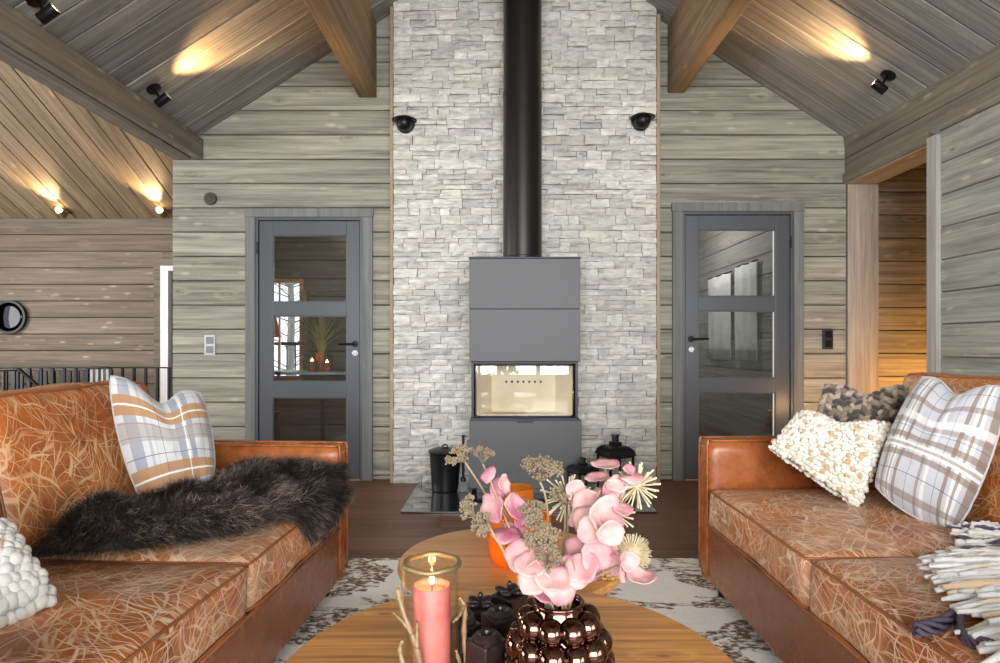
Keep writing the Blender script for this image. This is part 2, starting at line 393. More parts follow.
c = t.mix(pm, c, t.mix(t.noise(o, 60, 3), L(84,60,46), L(140,108,86)))
t.bump(t.noise(t.map(o, (1,3,1), (0,0,.5)), 90, 4, .7), .6, .006)
M['rug'] = t.out(c, .95)
t = NT('pink_petal'); isl = t.island(); o = t.obj()
c = t.mix(t.noise(o, 22, 4, .6), L(178,116,124), L(206,176,160)); c = t.mix(t.rng(t.noise(o, 16, 3), .42, .66), c, L(160,88,108))
M['petal'] = t.out(c, .6, 0, Subsurface_Weight=.15, Subsurface_Radius=(.01,.005,.004))
M['umbel'] = plain('dried_umbel', (124,108,86), .9, 0, .2)
M['stem'] = plain('dried_stem', (142,124,96), .8, 0, .12)
M['straw'] = plain('pale_straw', (200,184,150), .8, 0, .12)
M['wicker'] = plain('wicker', (190,152,102), .7, 0, .25)
t = NT('pink_wax'); M['wax'] = t.out(t.mix(t.noise(t.obj(), 26, 4, .6), L(178,64,64), L(214,132,120)), .5, 0, Subsurface_Weight=.3, Subsurface_Radius=(.02,.008,.006))
M['whitewax'] = plain('white_wax', (232,228,216), .5)
M['gold'] = plain('antique_gold', (140,116,78), .45, .5, .25)
M['antler'] = plain('gilded_driftwood', (132,106,74), .5, .25, .18)
M['door_reflection'] = plain('pale_door_reflection', (176,176,174), .9, 0, .1)  # pale tone standing in for window reflections in the door glass
M['snow'] = plain('snow', (236,240,246), .9)
M['bark'] = plain('birch_bark', (120,112,104), .9, 0, .3)
M['shade'] = plain('orange_shade', (196,120,56), .8)
M['grass'] = plain('pampas_leaf', (150,140,70), .8, 0, .2)
M['pot'] = plain('clay_pot', (130,74,44), .6, 0, .2)
M['mirror'] = plain('mirror', (48,48,50), .03, 1, 0)
M['bristle'] = plain('grey_bristle', (150,150,148), .8, 0, .2)

# ------------------------------------------------------------------ setting
APX, APZ, SL = .16, 4.28, .635
def roof(x): return APZ-SL*abs(x-APX)
WY = 4.84
def subtract(x0, x1, holes):
    out = [(x0, x1)]
    for a, b in holes:
        nx = []
        for p, q in out:
            if b <= p or a >= q: nx.append((p, q)); continue
            if a > p: nx.append((p, a))
            if b < q: nx.append((b, q))
        out = nx
    return out
def logs_x(x0, x1, y, zs, holes=(), th=.06, g=.006, top=None, facing=-1):
    """horizontal logs along X, front face at y; chamfered long edges"""
    mb = MB()
    def piece(a, b, z0, z1):
        if b-a < .01 or z1-z0 < .008: return
        ch = min(.006, (z1-z0)/3); bk = y-facing*th; fr = y; mid = y-facing*ch
        a0 = a1 = a; b0 = b1 = b
        if top:
            a0 = max(a, top(z0)[0]); a1 = max(a, top(z1)[0]); b0 = min(b, top(z0)[1]); b1 = min(b, top(z1)[1])
            if b0 <= a0: return
            if b1 < a1: a1 = b1 = (a1+b1)/2
        zz = [(bk, z0), (mid, z0), (fr, z0+ch), (fr, z1-ch), (mid, z1), (bk, z1)]
        vs = []
        for (yy, z) in zz:
            k = (z-z0)/(z1-z0); vs.append((a0+(a1-a0)*k, yy, z))
        for (yy, z) in zz:
            k = (z-z0)/(z1-z0); vs.append((b0+(b1-b0)*k, yy, z))
        fs = [(0,1,2,3,4,5), (11,10,9,8,7,6)]+[(i, i+6, (i+1) % 6+6, (i+1) % 6) for i in range(6)]
        mb.add(vs, fs)
    for i in range(len(zs)-1):
        z0, z1 = zs[i]+g/2, zs[i+1]-g/2
        act = [(h[0], h[1]) for h in holes if h[2] < z1 and h[3] > z0]
        for a, b in subtract(x0, x1, act): piece(a, b, z0, z1)
        for h in holes:
            if h[2] < z1 and h[3] > z0:
                piece(h[0], h[1], max(z0, h[3]), z1); piece(h[0], h[1], z0, min(z1, h[2]))
    return mb
def logs_y(y0, y1, x, zs, holes=(), th=.06, g=.004, facing=-1):
    mb = logs_x(y0, y1, x, zs, holes, th, g, None, facing)
    mb.v = [Vector((p.y, p.x, p.z)) for p in mb.v]; mb.f = [tuple(reversed(f)) for f in mb.f]; return mb
def zrows(z0, z1, ref, step):
    k0 = math.floor((z0-ref)/step); r = []
    z = ref+k0*step
    while z < z1+step: r.append(z); z += step
    r = [max(z0, min(z1, q)) for q in r]; out = []
    for q in r:
        if not out or q-out[-1] > .005: out.append(q)
    return out

LD = (-1.905, -1.070, 0, 2.05)    # left door clear opening
RD = (1.42, 2.285, 0, 2.095)
gable = lambda z: (APX-(APZ-z)/SL-.02, APX+(APZ-z)/SL+.02) if z < APZ else (APX, APX)
zs = zrows(0, 4.25, 2.317, .19)
mb = logs_x(-2.555, 2.70, WY, zs, [LD, RD], top=gable)
struct(mb, 'wall_back', M['wall'])
bk = MB()   # solid core behind the logs
for a, b in subtract(-2.555, 2.70, [LD[:2], RD[:2]]): bk.box(a, b, WY+.055, WY+.15, 0, 2.62)
for d in (LD, RD): bk.box(d[0], d[1], WY+.055, WY+.15, d[3], 2.62)
bk.hexa([(-2.5,WY+.055,2.62),(2.7,WY+.055,2.62),(2.7,WY+.15,2.62),(-2.5,WY+.15,2.62),(APX-.03,WY+.055,APZ),(APX+.03,WY+.055,APZ),(APX+.03,WY+.15,APZ),(APX-.03,WY+.15,APZ)])
struct(bk, 'wall_back_core', M['gap'])
# returning end of the back wall towards the stair hall
struct(logs_y(WY+.061, 6.4, -2.555, zrows(0, 2.7, 2.317, .19), th=.1, facing=-1), 'wall_stair', M['wallfar'])
struct(MB().box(-3.1, -2.46, 6.4, 6.5, 0, 3.0).box(-3.1, -3.0, 6.5, 7.2, 0, 2.8), 'wall_stair_return', M['wallfar'])

# floor boards
mb = MB(); y = -4.2; k = 0
rr = random.Random(3)
while y < 8.2:
    x = -6.6+rr.uniform(0, 1.2); xs = [-6.6]
    while x < 4.4: xs.append(x); x += rr.uniform(1.4, 2.4)
    xs.append(4.4)
    for a, b in zip(xs, xs[1:]):
        if b-a > .05: mb.box(a+.001, b-.001, y+.0012, y+.1988, -.03, 0)
    y += .2
struct(mb, 'floor', M['floor'])
struct(MB().box(-6.6, 4.4, -4.2, 8.2, -.08, -.004), 'floor_base', M['gap'])

# ceilings
def slope_boards(side):
    mb = MB(); y = -4.2; xe = 2.75 if side > 0 else -2.50
    while y < WY+.1:
        a, b = y+.0025, y+.1775; y += .18
        x0, x1 = (APX, xe); z0, z1 = roof(x0)+.0, roof(xe)
        ch = .006
        pro = [(a+ch, 0), (b-ch, 0), (b, ch), (b, .03), (a, .03), (a, ch)]
        vs = [(x0, yy, z0+h) for yy, h in pro]+[(x1, yy, z1+h) for yy, h in pro]
        mb.add(vs, [(5,4,3,2,1,0), (6,7,8,9,10,11)]+[(i, (i+1) % 6, (i+1) % 6+6, i+6) for i in range(6)])
    return mb
struct(slope_boards(1), 'ceiling_right_slope', M['ceil'])
struct(slope_boards(-1), 'ceiling_left_slope', M['ceil'])
mb = MB()
for xe in (2.75, -2.50):
    a, b, c, d = (APX, -4.2, roof(APX)+.028), (xe, -4.2, roof(xe)+.028), (xe, 5, roof(xe)+.028), (APX, 5, roof(APX)+.028)
    up = lambda p: (p[0], p[1], p[2]+.1)
    mb.hexa([a, b, c, d, up(a), up(b), up(c), up(d)])
struct(mb, 'ceiling_core', M['gap'])
# stair hall sloping ceiling
mb = MB(); x = -6.66; HS = .49; hz = lambda yy: 2.51+HS*(7.1-yy)
while x < -2.46:
    a, b = x+.0025, x+.1775; x += .18; ch = .006
    pro = [(a, ch), (a+ch, 0), (b-ch, 0), (b, ch), (b, .03), (a, .03)]
    vs = [(xx, 3.2, hz(3.2)+h) for xx, h in pro]+[(xx, 7.2, hz(7.2)+h) for xx, h in pro]
    mb.add(vs, [(5,4,3,2,1,0), (6,7,8,9,10,11)]+[(i, (i+1) % 6, (i+1) % 6+6, i+6) for i in range(6)])
struct(mb, 'ceiling_hall_slope', M['ceilY'])
struct(MB().hexa([(-6.7,3.2,hz(3.2)+.028),(-2.4,3.2,hz(3.2)+.028),(-2.4,7.2,hz(7.2)+.028),(-6.7,7.2,hz(7.2)+.028),
                  (-6.7,3.2,hz(3.2)+.1),(-2.4,3.2,hz(3.2)+.1),(-2.4,7.2,hz(7.2)+.1),(-6.7,7.2,hz(7.2)+.1)]), 'ceiling_hall_core', M['gap'])
HDo = (-3.87, -3.25, 0, 1.96)
struct(logs_x(-6.6, -3.0, 7.1, zrows(0, 2.56, 2.51, .19), [HDo]), 'wall_hall_far', M['wallfar'])
struct(MB().box(-6.6, -3.87, 7.155, 7.25, 0, 2.56).box(-3.87, -3.0, 7.155, 7.25, 1.96, 2.56).box(-3.25, -3.0, 7.155, 7.25, 0, 1.96), 'wall_hall_core', M['gap'])
struct(MB().box(-6.7, -6.6, -4.2, 7.2, 0, .5).box(-6.7, -6.6, -4.2, -2.1, .5, 4.6).box(-6.7, -6.6, .9, 3.0, .5, 4.6).box(-6.7, -6.6, -2.1, .9, 2.7, 4.6).box(-6.7, -6.6, 6.2, 7.2, .5, 4.6).box(-6.7, -6.6, 3, 6.2, 2.5, 4.6), 'wall_left', M['wallfar'])
# upper wall that closes the gap between the two roofs, above the big tie beam, and the hall's near ceiling
struct(MB().box(-2.56, -2.50, -4.2, 7.2, 2.70, 4.6), 'trim_valley', M['wallfar'])
struct(MB().box(-6.7, -2.5, -4.2, 3.25, 4.42, 4.5), 'ceiling_hall_near', M['ceilY'])

# right wall
zr = [0]+[2.363-.197*k for k in range(11, -1, -1)]+[2.508, 2.72]
zr = [z for z in zr if z >= 0]; zr = sorted(set(round(z, 4) for z in zr))
struct(logs_y(-4.2, WY, 2.69, [z for z in zr if z < 2.4], [(3.86, WY+.1, 0, 2.31), (-3.25, -.55, .6, 2.2)], th=.24), 'wall_right', M['wallY'])
mb = MB()
for y in (-3.25, -2.37, -1.46, -.59): mb.box(2.70, 2.76, y, y+.05, .6, 2.2)
mb.box(2.70, 2.76, -3.25, -.55, .6, .66).box(2.70, 2.76, -3.25, -.55, 2.14, 2.2)
struct(mb, 'window_added', M['door'])  # unseen window added for side light and vase reflections
struct(logs_y(-4.2, WY, 2.69, [2.363, 2.508, 2.72], th=.26), 'wall_right_top', M['beam'])
struct(MB().box(2.672, 2.70, 3.87, WY-.002, 2.315, 2.385), 'trim_lintel', M['beam'], bevel=.003)
struct(MB().box(2.664, 2.70, 3.785, 3.875, 0, 2.345), 'trim_opening_jamb', M['casing2'], bevel=.004)
struct(MB().box(2.664, 2.69, 3.785, 3.81, 2.346, 2.40), 'trim_opening_cap', M['casing'], bevel=.002)
struct(MB().box(2.712, 2.952, WY-.012, WY+.25, 0, 2.31), 'trim_opening_post', M['post'], bevel=.006)
# passage behind the opening
struct(logs_x(2.952, 4.2, 5.1, zrows(0, 2.6, 2.317, .19)), 'wall_passage_far', M['wall'])
struct(MB().box(2.952, 4.2, 5.156, 5.2, 0, 2.6), 'wall_passage_core', M['gap'])
struct(MB().box(2.415, 2.45, 5.0, 8.0, 0, 2.5).box(.8, 2.45, 8.056, 8.1, 0, 2.5).box(.80, .845, 5.0, 8.0, 0, 2.5), 'wall_bedroom_core', M['gap'])
struct(MB().box(-.845, -.80, 5.0, 6.5, 0, 2.5).box(-2.5, -2.40, 6.506, 6.55, 0, 2.5).box(-2.06, -.8, 6.506, 6.55, 0, 2.5).box(-2.4, -2.06, 6.506, 6.55, 0, .72).box(-2.4, -2.06, 6.506, 6.55, 1.72, 2.5), 'wall_study_core', M['gap'])
struct(MB().box(4.1, 4.2, 2.4, 5.2, 0, 2.6), 'wall_passage_side', M['wallY'])
struct(MB().box(2.95, 4.2, 2.4, 2.5, 0, 2.6), 'wall_passage_near', M['wallY'])
struct(MB().box(2.72, 4.25, 2.3, 5.2, 2.6, 2.68), 'ceiling_passage', M['beam'])
# front window wall behind the camera: three tall windows
mb = MB(); mb.box(-2.6, 2.8, -4.14, -4.02, 0, .45); mb.box(-2.6, 2.8, -4.14, -4.02, 3.3, 4.5)
for x in (-2.6, 2.5): mb.box(x, x+.3, -4.14, -4.02, .45, 3.3)
struct(mb, 'wall_front', M['wall'])
mb = MB()
for i, x in enumerate((-1.62, -.88, -.02, .78, 1.62)): mb.box(x-.045, x+.045, -4.14, -4.04, .45, 3.3)
mb.box(-2.3, 2.5, -4.14, -4.04, 2.25, 2.33)
struct(mb, 'window_1', M['door'], bevel=.006)
struct(MB().box(-6.7, -2.6, -4.14, -4.02, 0, 4.5), 'wall_hall_front', M['wall'])

# beams
def beam(name, x0, x1, z0, z1, mat, label, cat='beam', y1=WY, slit=None, slope=None, group=None):
    mb = MB()
    if slope: mb.hexa([(x0,-4.0,z0),(x1,-4.0,z0),(x1,y1,z0),(x0,y1,z0),(x0,-4.0,slope(x0)),(x1,-4.0,slope(x1)),(x1,y1,slope(x1)),(x0,y1,slope(x0))])
    elif slit: mb.box(x0, slit-.009, -4.0, y1, z0, z1); mb.box(slit+.009, x1, -4.0, y1, z0, z1); mb.box(slit-.02, slit+.02, -4.0, y1, z0+.03, z1)
    else: mb.box(x0, x1, -4.0, y1, z0, z1)
    o = mb.build(name, mat, bevel=.006); tag(o, label, cat, group); return o
o = beam('tie_beam', -2.555, -2.3125, 2.508, 2.66, M['beam'], 'large grey brown timber beam on the left with a dark slit under it', slit=-2.40)
beam('purlin', -1.10, -.962, 2.985, 0, M['purlin'], 'golden brown roof purlin left of the stone chimney wall', slope=lambda x: roof(x)-.001, group='roof purlins')
beam('purlin', 1.307, 1.4375, 3.02, 0, M['purlin'], 'golden brown roof purlin right of the stone chimney wall', slope=lambda x: roof(x)-.001, group='roof purlins')

# ------------------------------------------------------------------ stone chimney wall (one built wall of ledger stones)
SX0, SX1, SYF = -.814, 1.194, 4.735
mb = MB(); z = 0.; rs = random.Random(11)
def stone(mb, x0, x1, z0, z1, yf):
    nx = max(2, int((x1-x0)/.035)); nz = max(2, int((z1-z0)/.022))
    sd = rs.uniform(0, 99); tilt = rs.uniform(-.006, .006); tv = rs.uniform(-.006, .006)
    def fn(u, v):
        e = 0 if 0 < u < 1 and 0 < v < 1 else .008
        ux = x0+(x1-x0)*u; vz = z0+(z1-z0)*v
        n = noise.noise(Vector((ux*16+sd, vz*34, sd)))
        jx = (.003*noise.noise(Vector((vz*60, sd, ux*5))) if u in (0, 1) else 0)
        jz = (.003*noise.noise(Vector((ux*40, sd, vz*5))) if v in (0, 1) else 0)
        return Vector((ux+jx, yf+e-.009*n+tilt*(u-.5)*2+tv*(v-.5)*2, vz+jz))
    b = len(mb.v); mb.grid(fn, nx, nz)
    # side skirts back to the wall
    loop = [b+i*(nz+1) for i in range(nx+1)]+[b+nx*(nz+1)+j for j in range(1, nz+1)]+[b+i*(nz+1)+nz for i in range(nx-1, -1, -1)]+[b+j for j in range(nz-1, 0, -1)]
    q = len(mb.v)
    for i in loop:
        p = mb.v[i]; mb.v.append(Vector((p.x, SYF+.05, p.z)))
    n = len(loop)
    for i in range(n): mb.f.append((loop[i], q+i, q+(i+1) % n, loop[(i+1) % n]))
while z < 4.2:
    h = rs.choice([.036, .046, .054, .06, .07]); x = SX0
    while x < SX1-.001:
        wd = rs.uniform(.07, .24); x1 = min(SX1, x+wd)
        if SX1-x1 < .07: x1 = SX1
        lo = x; hi = x1
        if rs.random() < .28 and h > .06:   # split into two thin stones
            zm = z+h*rs.uniform(.4, .6)
            stone(mb, lo+.0018, hi-.0018, z+.0012, zm-.0012, SYF-rs.uniform(0, .022))
            stone(mb, lo+.0018, hi-.0018, zm+.0012, z+h-.0012, SYF-rs.uniform(0, .022))
        else: stone(mb, lo+.0018, hi-.0018, z+.0012, z+h-.0012, SYF-rs.uniform(0, .024))
        x = x1
    z += h
struct(mb, 'wall_chimney_stone', M['stone'])
struct(MB().box(SX0, SX1, SYF+.02, WY-.002, 0, 4.0), 'wall_chimney_core', M['mortar'])
struct(MB().box(SX0-.024, SX0-.001, SYF-.01, WY-.001, 0, 3.64), 'trim_1', M['strip'], bevel=.002)
struct(MB().box(SX1+.001, SX1+.028, SYF-.01, WY-.001, 0, 3.58), 'trim_2', M['strip'], bevel=.002)

# ------------------------------------------------------------------ doors
def door(name, D, panes, stx, hx, hz_, lz, sgn, hinge, label):
    x0, x1, _, zt = D; root = bpy.data.objects.new(name, None); COL.objects.link(root)
    root.location = ((x0+x1)/2, WY, 0); OFF[root.name] = Vector(root.location); root['kind'] = 'structure'
    cs = MB(); cw = .078
    cs.box(x0-cw, x0, WY-.022, WY+.0, 0, zt); cs.box(x1, x1+cw, WY-.022, WY, 0, zt); cs.box(x0-cw-.006, x1+cw+.006, WY-.026, WY, zt, zt+.068)
    cs.build('door_casing', M['casing'], root, bevel=.003)
    fr = MB(); fr.box(x0, x0+.022, WY-.016, WY+.1, 0, zt).box(x1-.022, x1, WY-.016, WY+.1, 0, zt).box(x0+.022, x1-.022, WY-.016, WY+.1, zt-.024, zt)
    fr.build('door_frame', M['door'], root, bevel=.002)
    a, b = x0+.026, x1-.026; yf, yb = WY-.006, WY+.036
    p0, p1 = stx; lf = MB()
    lf.box(a, p0, yf, yb, .01, zt-.028); lf.box(p1, b, yf, yb, .01, zt-.028)
    zz = [.01]+[q for pr in panes for q in pr]+[zt-.028]
    for i in range(0, len(zz), 2): lf.box(p0, p1, yf, yb, zz[i], zz[i+1])
    leaf = lf.build('door_leaf', M['door'], root, bevel=.004)
    bd = MB()
    for z0, z1 in panes:
        g = MB().box(p0-.004, p1+.004, WY+.010, WY+.016, z0-.004, z1+.004).build('glass_pane', M['glass'], leaf)
        bd.box(p0, p0+.007, yf+.006, WY+.01, z0, z1).box(p1-.007, p1, yf+.006, WY+.01, z0, z1).box(p0+.007, p1-.007, yf+.006, WY+.01, z0, z0+.007).box(p0+.007, p1-.007, yf+.006, WY+.01, z1-.007, z1)
    bd.build('glazing_bead', M['door'], leaf)
    if sgn > 0:
        for z0, z1 in panes: MB().box(p1-.016, p1-.008, WY+.004, WY+.0095, z0+.008, z1-.008).build('pale_edge_strip', M['white'], leaf)
    R = Matrix.Rotation(PI/2, 4, 'X')
    h = MB(); h.lathe([(.026,0),(.026,.006),(.024,.009),(.009,.009),(.009,.045)], 20, M=Matrix.Translation((hx, yf, hz_)) @ R)
    h.tube([(hx, yf-.045, hz_), (hx+sgn*.012, yf-.05, hz_), (hx+sgn*.12, yf-.05, hz_)], .0085, 10)
    ho = h.build('door_handle', M['black'], leaf, smooth=True, angle=35)
    MB().lathe([(.025,0),(.025,.006),(.022,.009),(.012,.009),(.011,.012)], 20, M=Matrix.Translation((hx, yf, lz)) @ R).build('lock_rosette', M['chrome'], leaf, smooth=True, angle=35)
    for z in (zt-.24, .25, 1.1 if False else .28)[:2]:
        MB().tube([(hinge, yf-.006, z-.045), (hinge, yf-.006, z+.045)], .008, 10).build('hinge', M['black'], root, smooth=True, angle=40)
    MB().box(x0+.022, x1-.022, WY-.01, WY+.1, 0, .009).build('threshold', M['strip'], root)
    return root
def hz128(y): return CH+(345-y)/128
door('door_1', LD, [(hz128(467), hz128(397.5)), (hz128(381.5), hz128(316)), (hz128(302), hz128(235.5))], ((273-500)/128, (347-500)/128), (355.5-500)/128, hz128(344), hz128(353), -1, (258-500)/128, '')
door('door_2', RD, [(hz128(459), hz128(392.5)), (hz128(378), hz128(311)), (hz128(296.5), hz128(230))], ((698-500)/128, (775-500)/128), (690.7-500)/128, hz128(339), hz128(349.5), 1, (790-500)/128, '')
# hall door far left
root = bpy.data.objects.new('door_3', None); COL.objects.link(root); root['kind'] = 'structure'; root.location = (-3.5, 7.1, 0); OFF[root.name] = Vector(root.location)
MB().box(-3.95, -3.87, 7.07, 7.11, 0, 1.964).box(-3.95, -3.2, 7.07, 7.11, 1.965, 2.045).build('door_casing', M['wallfar'], root, bevel=.003)
MB().box(-3.87, -3.78, 7.06, 7.2, 0, 1.96).box(-3.78, -3.25, 7.06, 7.2, 1.9, 1.96).build('door_frame', M['white'], root, bevel=.003)
MB().box(-3.776, -3.25, 7.13, 7.17, .01, 1.896).build('door_leaf', M['matte'], root, bevel=.003)

# rooms behind the glass doors
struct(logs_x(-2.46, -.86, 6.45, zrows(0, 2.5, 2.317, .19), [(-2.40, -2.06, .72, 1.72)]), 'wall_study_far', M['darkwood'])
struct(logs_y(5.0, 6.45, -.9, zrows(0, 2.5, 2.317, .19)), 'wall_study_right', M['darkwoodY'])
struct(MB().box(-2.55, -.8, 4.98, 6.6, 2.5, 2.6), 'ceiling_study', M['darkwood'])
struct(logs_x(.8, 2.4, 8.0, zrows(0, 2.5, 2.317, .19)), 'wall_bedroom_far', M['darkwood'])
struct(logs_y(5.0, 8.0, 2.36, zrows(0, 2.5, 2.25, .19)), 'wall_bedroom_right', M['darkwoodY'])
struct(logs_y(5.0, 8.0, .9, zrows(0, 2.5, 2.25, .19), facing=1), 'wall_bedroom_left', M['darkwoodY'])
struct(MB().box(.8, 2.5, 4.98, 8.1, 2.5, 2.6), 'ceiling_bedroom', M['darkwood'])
wr = bpy.data.objects.new('window_2', None); COL.objects.link(wr); wr['kind'] = 'structure'; wr.location = (-2.23, 6.45, .72); OFF[wr.name] = Vector(wr.location)
MB().box(-2.43, -2.385, 6.42, 6.52, .69, 1.74).box(-2.08, -2.04, 6.42, 6.52, .69, 1.74).box(-2.385, -2.08, 6.42, 6.52, .69, .735).box(-2.385, -2.08, 6.42, 6.52, 1.70, 1.74).box(-2.31, -2.295, 6.46, 6.5, .735, 1.70).build('window_frame', M['oak'], wr, bevel=.003)
MB().box(-2.385, -2.08, 6.48, 6.486, .735, 1.70).build('window_pane', M['glass'], wr)
def lamp_point(name, loc, p, col, r=.05, parent=None):
    l = bpy.data.lights.new(name, 'POINT'); l.energy = p; l.color = col; l.shadow_soft_size = r
    o = bpy.data.objects.new(name, l); COL.objects.link(o)
    if parent: o.parent = parent; o.location = Vector(loc)-OFF[parent.name]
    else: o.location = loc
    return o
def room_fill(x, y, label, p, col):  # added unseen lamp that brightens a room behind a glass door
    r = thing('added_ceiling_lamp', (x, y, 2.5), label, 'lamp')
    MB().lathe([(.05,0),(.05,-.02),(.11,-.03),(.12,-.07),(.09,-.075)], 20, (x, y, 2.5)).build('lamp_base', M['matte'], r, smooth=True, angle=40)
    t_ = lamp_point('lamp_light', (x, y, 2.36), p, col, .08, r)
room_fill(1.7, 6.4, 'added unseen ceiling lamp brightening the room behind the right glass door', 36, (1,.95,.88))
room_fill(-1.6, 5.7, 'added unseen ceiling lamp brightening the room behind the left glass door', 7, (1,.8,.55))
# window reflections of the door glass, built as pale panels on the right-hand wall
for i, (ya, yb, za, zb, lab) in enumerate(((6.25, 6.92, .90, 1.79, 'farther of two pale panels standing in for window reflections in the right glass door'), (5.62, 6.12, .91, 1.82, 'nearer of two pale panels standing in for window reflections in the right glass door'))):
    mb = MB(); mb.grid(lambda u, v: Vector((2.325+.006*math.sin(u*16+i), ya+(yb-ya)*u, za+(zb-za)*v)), 24, 6)
    r = thing('reflection_panel', (2.34, (ya+yb)/2, za), lab, 'reflection panel', 'pale window reflection panels')
    mb.build('panel_sheet', M['door_reflection'], r, smooth=True, solid=.006)
    MB().tube([(2.325, ya-.02, zb+.004), (2.325, yb+.02, zb+.004)], .009, 8).build('panel_rod', M['black'], r, smooth=True)
# outdoors past the study window
struct(MB().box(-12, 4, 8.2, 30, -.4, -.3), 'ground_snow', M['snow'])
def tree(x, y, h, seed, lab):
    r = thing('bare_tree', (x, y, -.3), lab, 'tree', 'snowy trees outside the study window'); q = random.Random(seed)
    tr = MB(); tr.tube([(x, y, -.3), (x+.05, y, h*.4), (x-.03, y, h)], [.07, .05, .015], 8); tr.build('trunk', M['bark'], r, smooth=True)
    b = MB();
    for k in range(40):
        z = h*q.uniform(.12, .95); a = q.uniform(0, 6.28); l = (h-z)*.35+.2
        e = Vector((x+l*math.cos(a), y+l*math.sin(a), z+l*.5)); b.tube([(x, y, z), ((x+e.x)/2, (y+e.y)/2, z+l*.18), e], [.016, .01, .004], 5)
    b.build('branches', M['bark'], r)
tree(-3.9, 11.5, 4.0, 1, 'bare snowy tree outside the study window, nearer of two')
tree(-5.3, 15.5, 5.0, 2, 'bare snowy tree outside the study window, farther of two')
r = thing('balcony_railing', (-2.6, 7.4, -.3), 'black balcony railing outside the window behind the left glass door', 'railing')
mb = MB(); mb.box(-2.95, -2.0, 7.39, 7.42, 1.05, 1.09).build('top_rail', M['black'], r)
for k in range(10): MB().box(-2.95+k*.1, -2.936+k*.1, 7.395, 7.415, -.3, 1.05).build('baluster', M['black'], r)

# ------------------------------------------------------------------ stove
SXA, SXB, SY = -.212, .556, 4.30
sc = F/SY
def zs_(y): return CH+(HY-y)/sc
r = thing('wood_stove', ((SXA+SXB)/2, 4.5, .012), 'tall grey steel wood stove with curved glass against the stone wall', 'stove')
x0, x1 = SXA, SXB
MB().box(x0+.012, x1-.012, SY+.01, 4.72, zs_(362), 1.655).build('upper_body', M['stove_dark'], r, bevel=.004)
MB().box(x0, x1, SY-.004, SY+.012, zs_(309)+.002, zs_(258.5)).box(x0, x0+.012, SY+.012, 4.70, zs_(309)+.002, zs_(258.5)).box(x1-.012, x1, SY+.012, 4.70, zs_(309)+.002, zs_(258.5)).build('upper_panel', M['stove'], r, bevel=.003)
MB().box(x0, x1, SY-.004, SY+.012, zs_(361.5), zs_(309)-.002).box(x0, x0+.012, SY+.012, 4.70, zs_(361.5), zs_(309)-.002).box(x1-.012, x1, SY+.012, 4.70, zs_(361.5), zs_(309)-.002).build('middle_panel', M['stove'], r, bevel=.003)
MB().box(x0-.004, x1+.004, SY-.01, 4.70, 1.655, 1.667).build('top_plate', M['stove_dark'], r, bevel=.003)
zl, zh = zs_(420), zs_(362)
MB().box(x0, x1+.01, SY-.006, 4.70, .06, zl-.004).build('lower_body', M['stove'], r, bevel=.004)
MB().box(x0+.05, x1-.05, SY+.05, 4.68, .012, .06).build('plinth', M['stove_dark'], r)
# firebox: posts at the back corners, brick lining, curved three-sided glass
fb = MB(); fb.box(x0+.012, x0+.03, SY+.03, 4.66, zl, zh).box(x1-.03, x1-.012, SY+.03, 4.66, zl, zh)
fb.box(x0+.02, x1-.02, SY+.02, 4.66, zh-.012, zh).box(x0+.01, x1-.01, SY-.0, 4.66, zl-.006, zl+.016).build('firebox_frame', M['stove_dark'], r, bevel=.002)
bb = MB(); bb.box(x0+.15, x1-.15, 4.54, 4.57, zl+.03, zh-.012)
bb.hexa([(x0+.05,4.36,zl+.03),(x0+.15,4.54,zl+.03),(x0+.15,4.57,zl+.03),(x0+.04,4.38,zl+.03),(x0+.05,4.36,zh-.012),(x0+.15,4.54,zh-.012),(x0+.15,4.57,zh-.012),(x0+.04,4.38,zh-.012)])
bb.hexa([(x1-.15,4.54,zl+.03),(x1-.05,4.36,zl+.03),(x1-.04,4.38,zl+.03),(x1-.15,4.57,zl+.03),(x1-.15,4.54,zh-.012),(x1-.05,4.36,zh-.012),(x1-.04,4.38,zh-.012),(x1-.15,4.57,zh-.012)])
bb.box(x0+.05, x1-.05, 4.36, 4.56, zl+.016, zl+.032)
lin = bb.build('firebrick_lining', M['brick'], r, bevel=.003)
for k in range(7): MB().lathe([(.0085,0),(.0085,.004)], 10, M=Matrix.Translation((.172+(k-3)*.042, 4.541, (zl+zh)/2+.05)) @ Matrix.Rotation(PI/2, 4, 'X')).build('air_hole', M['matte'], lin)
g = MB(); R0 = .05; prof = [(x0+.03, 4.48)]+[(x0+.03+R0-R0*math.cos(a), SY+.012+R0-R0*math.sin(a)) for a in [PI/2*k/6 for k in range(7)]]
prof += [(x0+.03+R0+.004, SY+.012), (x1-.03-R0-.004, SY+.012)]
prof += [(x1-.03-R0+R0*math.sin(a), SY+.012+R0-R0*math.cos(a)) for a in [PI/2*k/6 for k in range(7)]]+[(x1-.03, 4.48)]
g.grid(lambda u, v: Vector((*prof[round(u*(len(prof)-1))], zl+.02+(zh-.014-zl-.02)*v)), len(prof)-1, 1)
g.build('curved_glass', M['glass'], r, smooth=True)
def rail(z): return [Vector((a, b, z)) for a, b in prof]
MB().tube(rail(zl+.022), .008, 6).tube(rail(zh-.02), .008, 6).build('glass_frame', M['stove_dark'], r, smooth=True)
MB().box(.09, .26, SY-.03, SY-.012, zl+.014, zl+.024).box(.10, .115, SY-.02, SY+.01, zl+.012, zl+.02).box(.235, .25, SY-.02, SY+.01, zl+.012, zl+.02).build('door_handle', M['black'], r, bevel=.003)
MB().box(.12, .23, SY-.012, SY, zl-.018, zl-.008).build('air_lever', M['black'], r)
lg = MB(); lg.tube([(.0, 4.47, zl+.055), (.34, 4.45, zl+.06)], .026, 10)
r = thing('flue_pipe', (.164, 4.5, 1.667), 'thick black flue pipe rising from the stove to the ceiling', 'pipe')
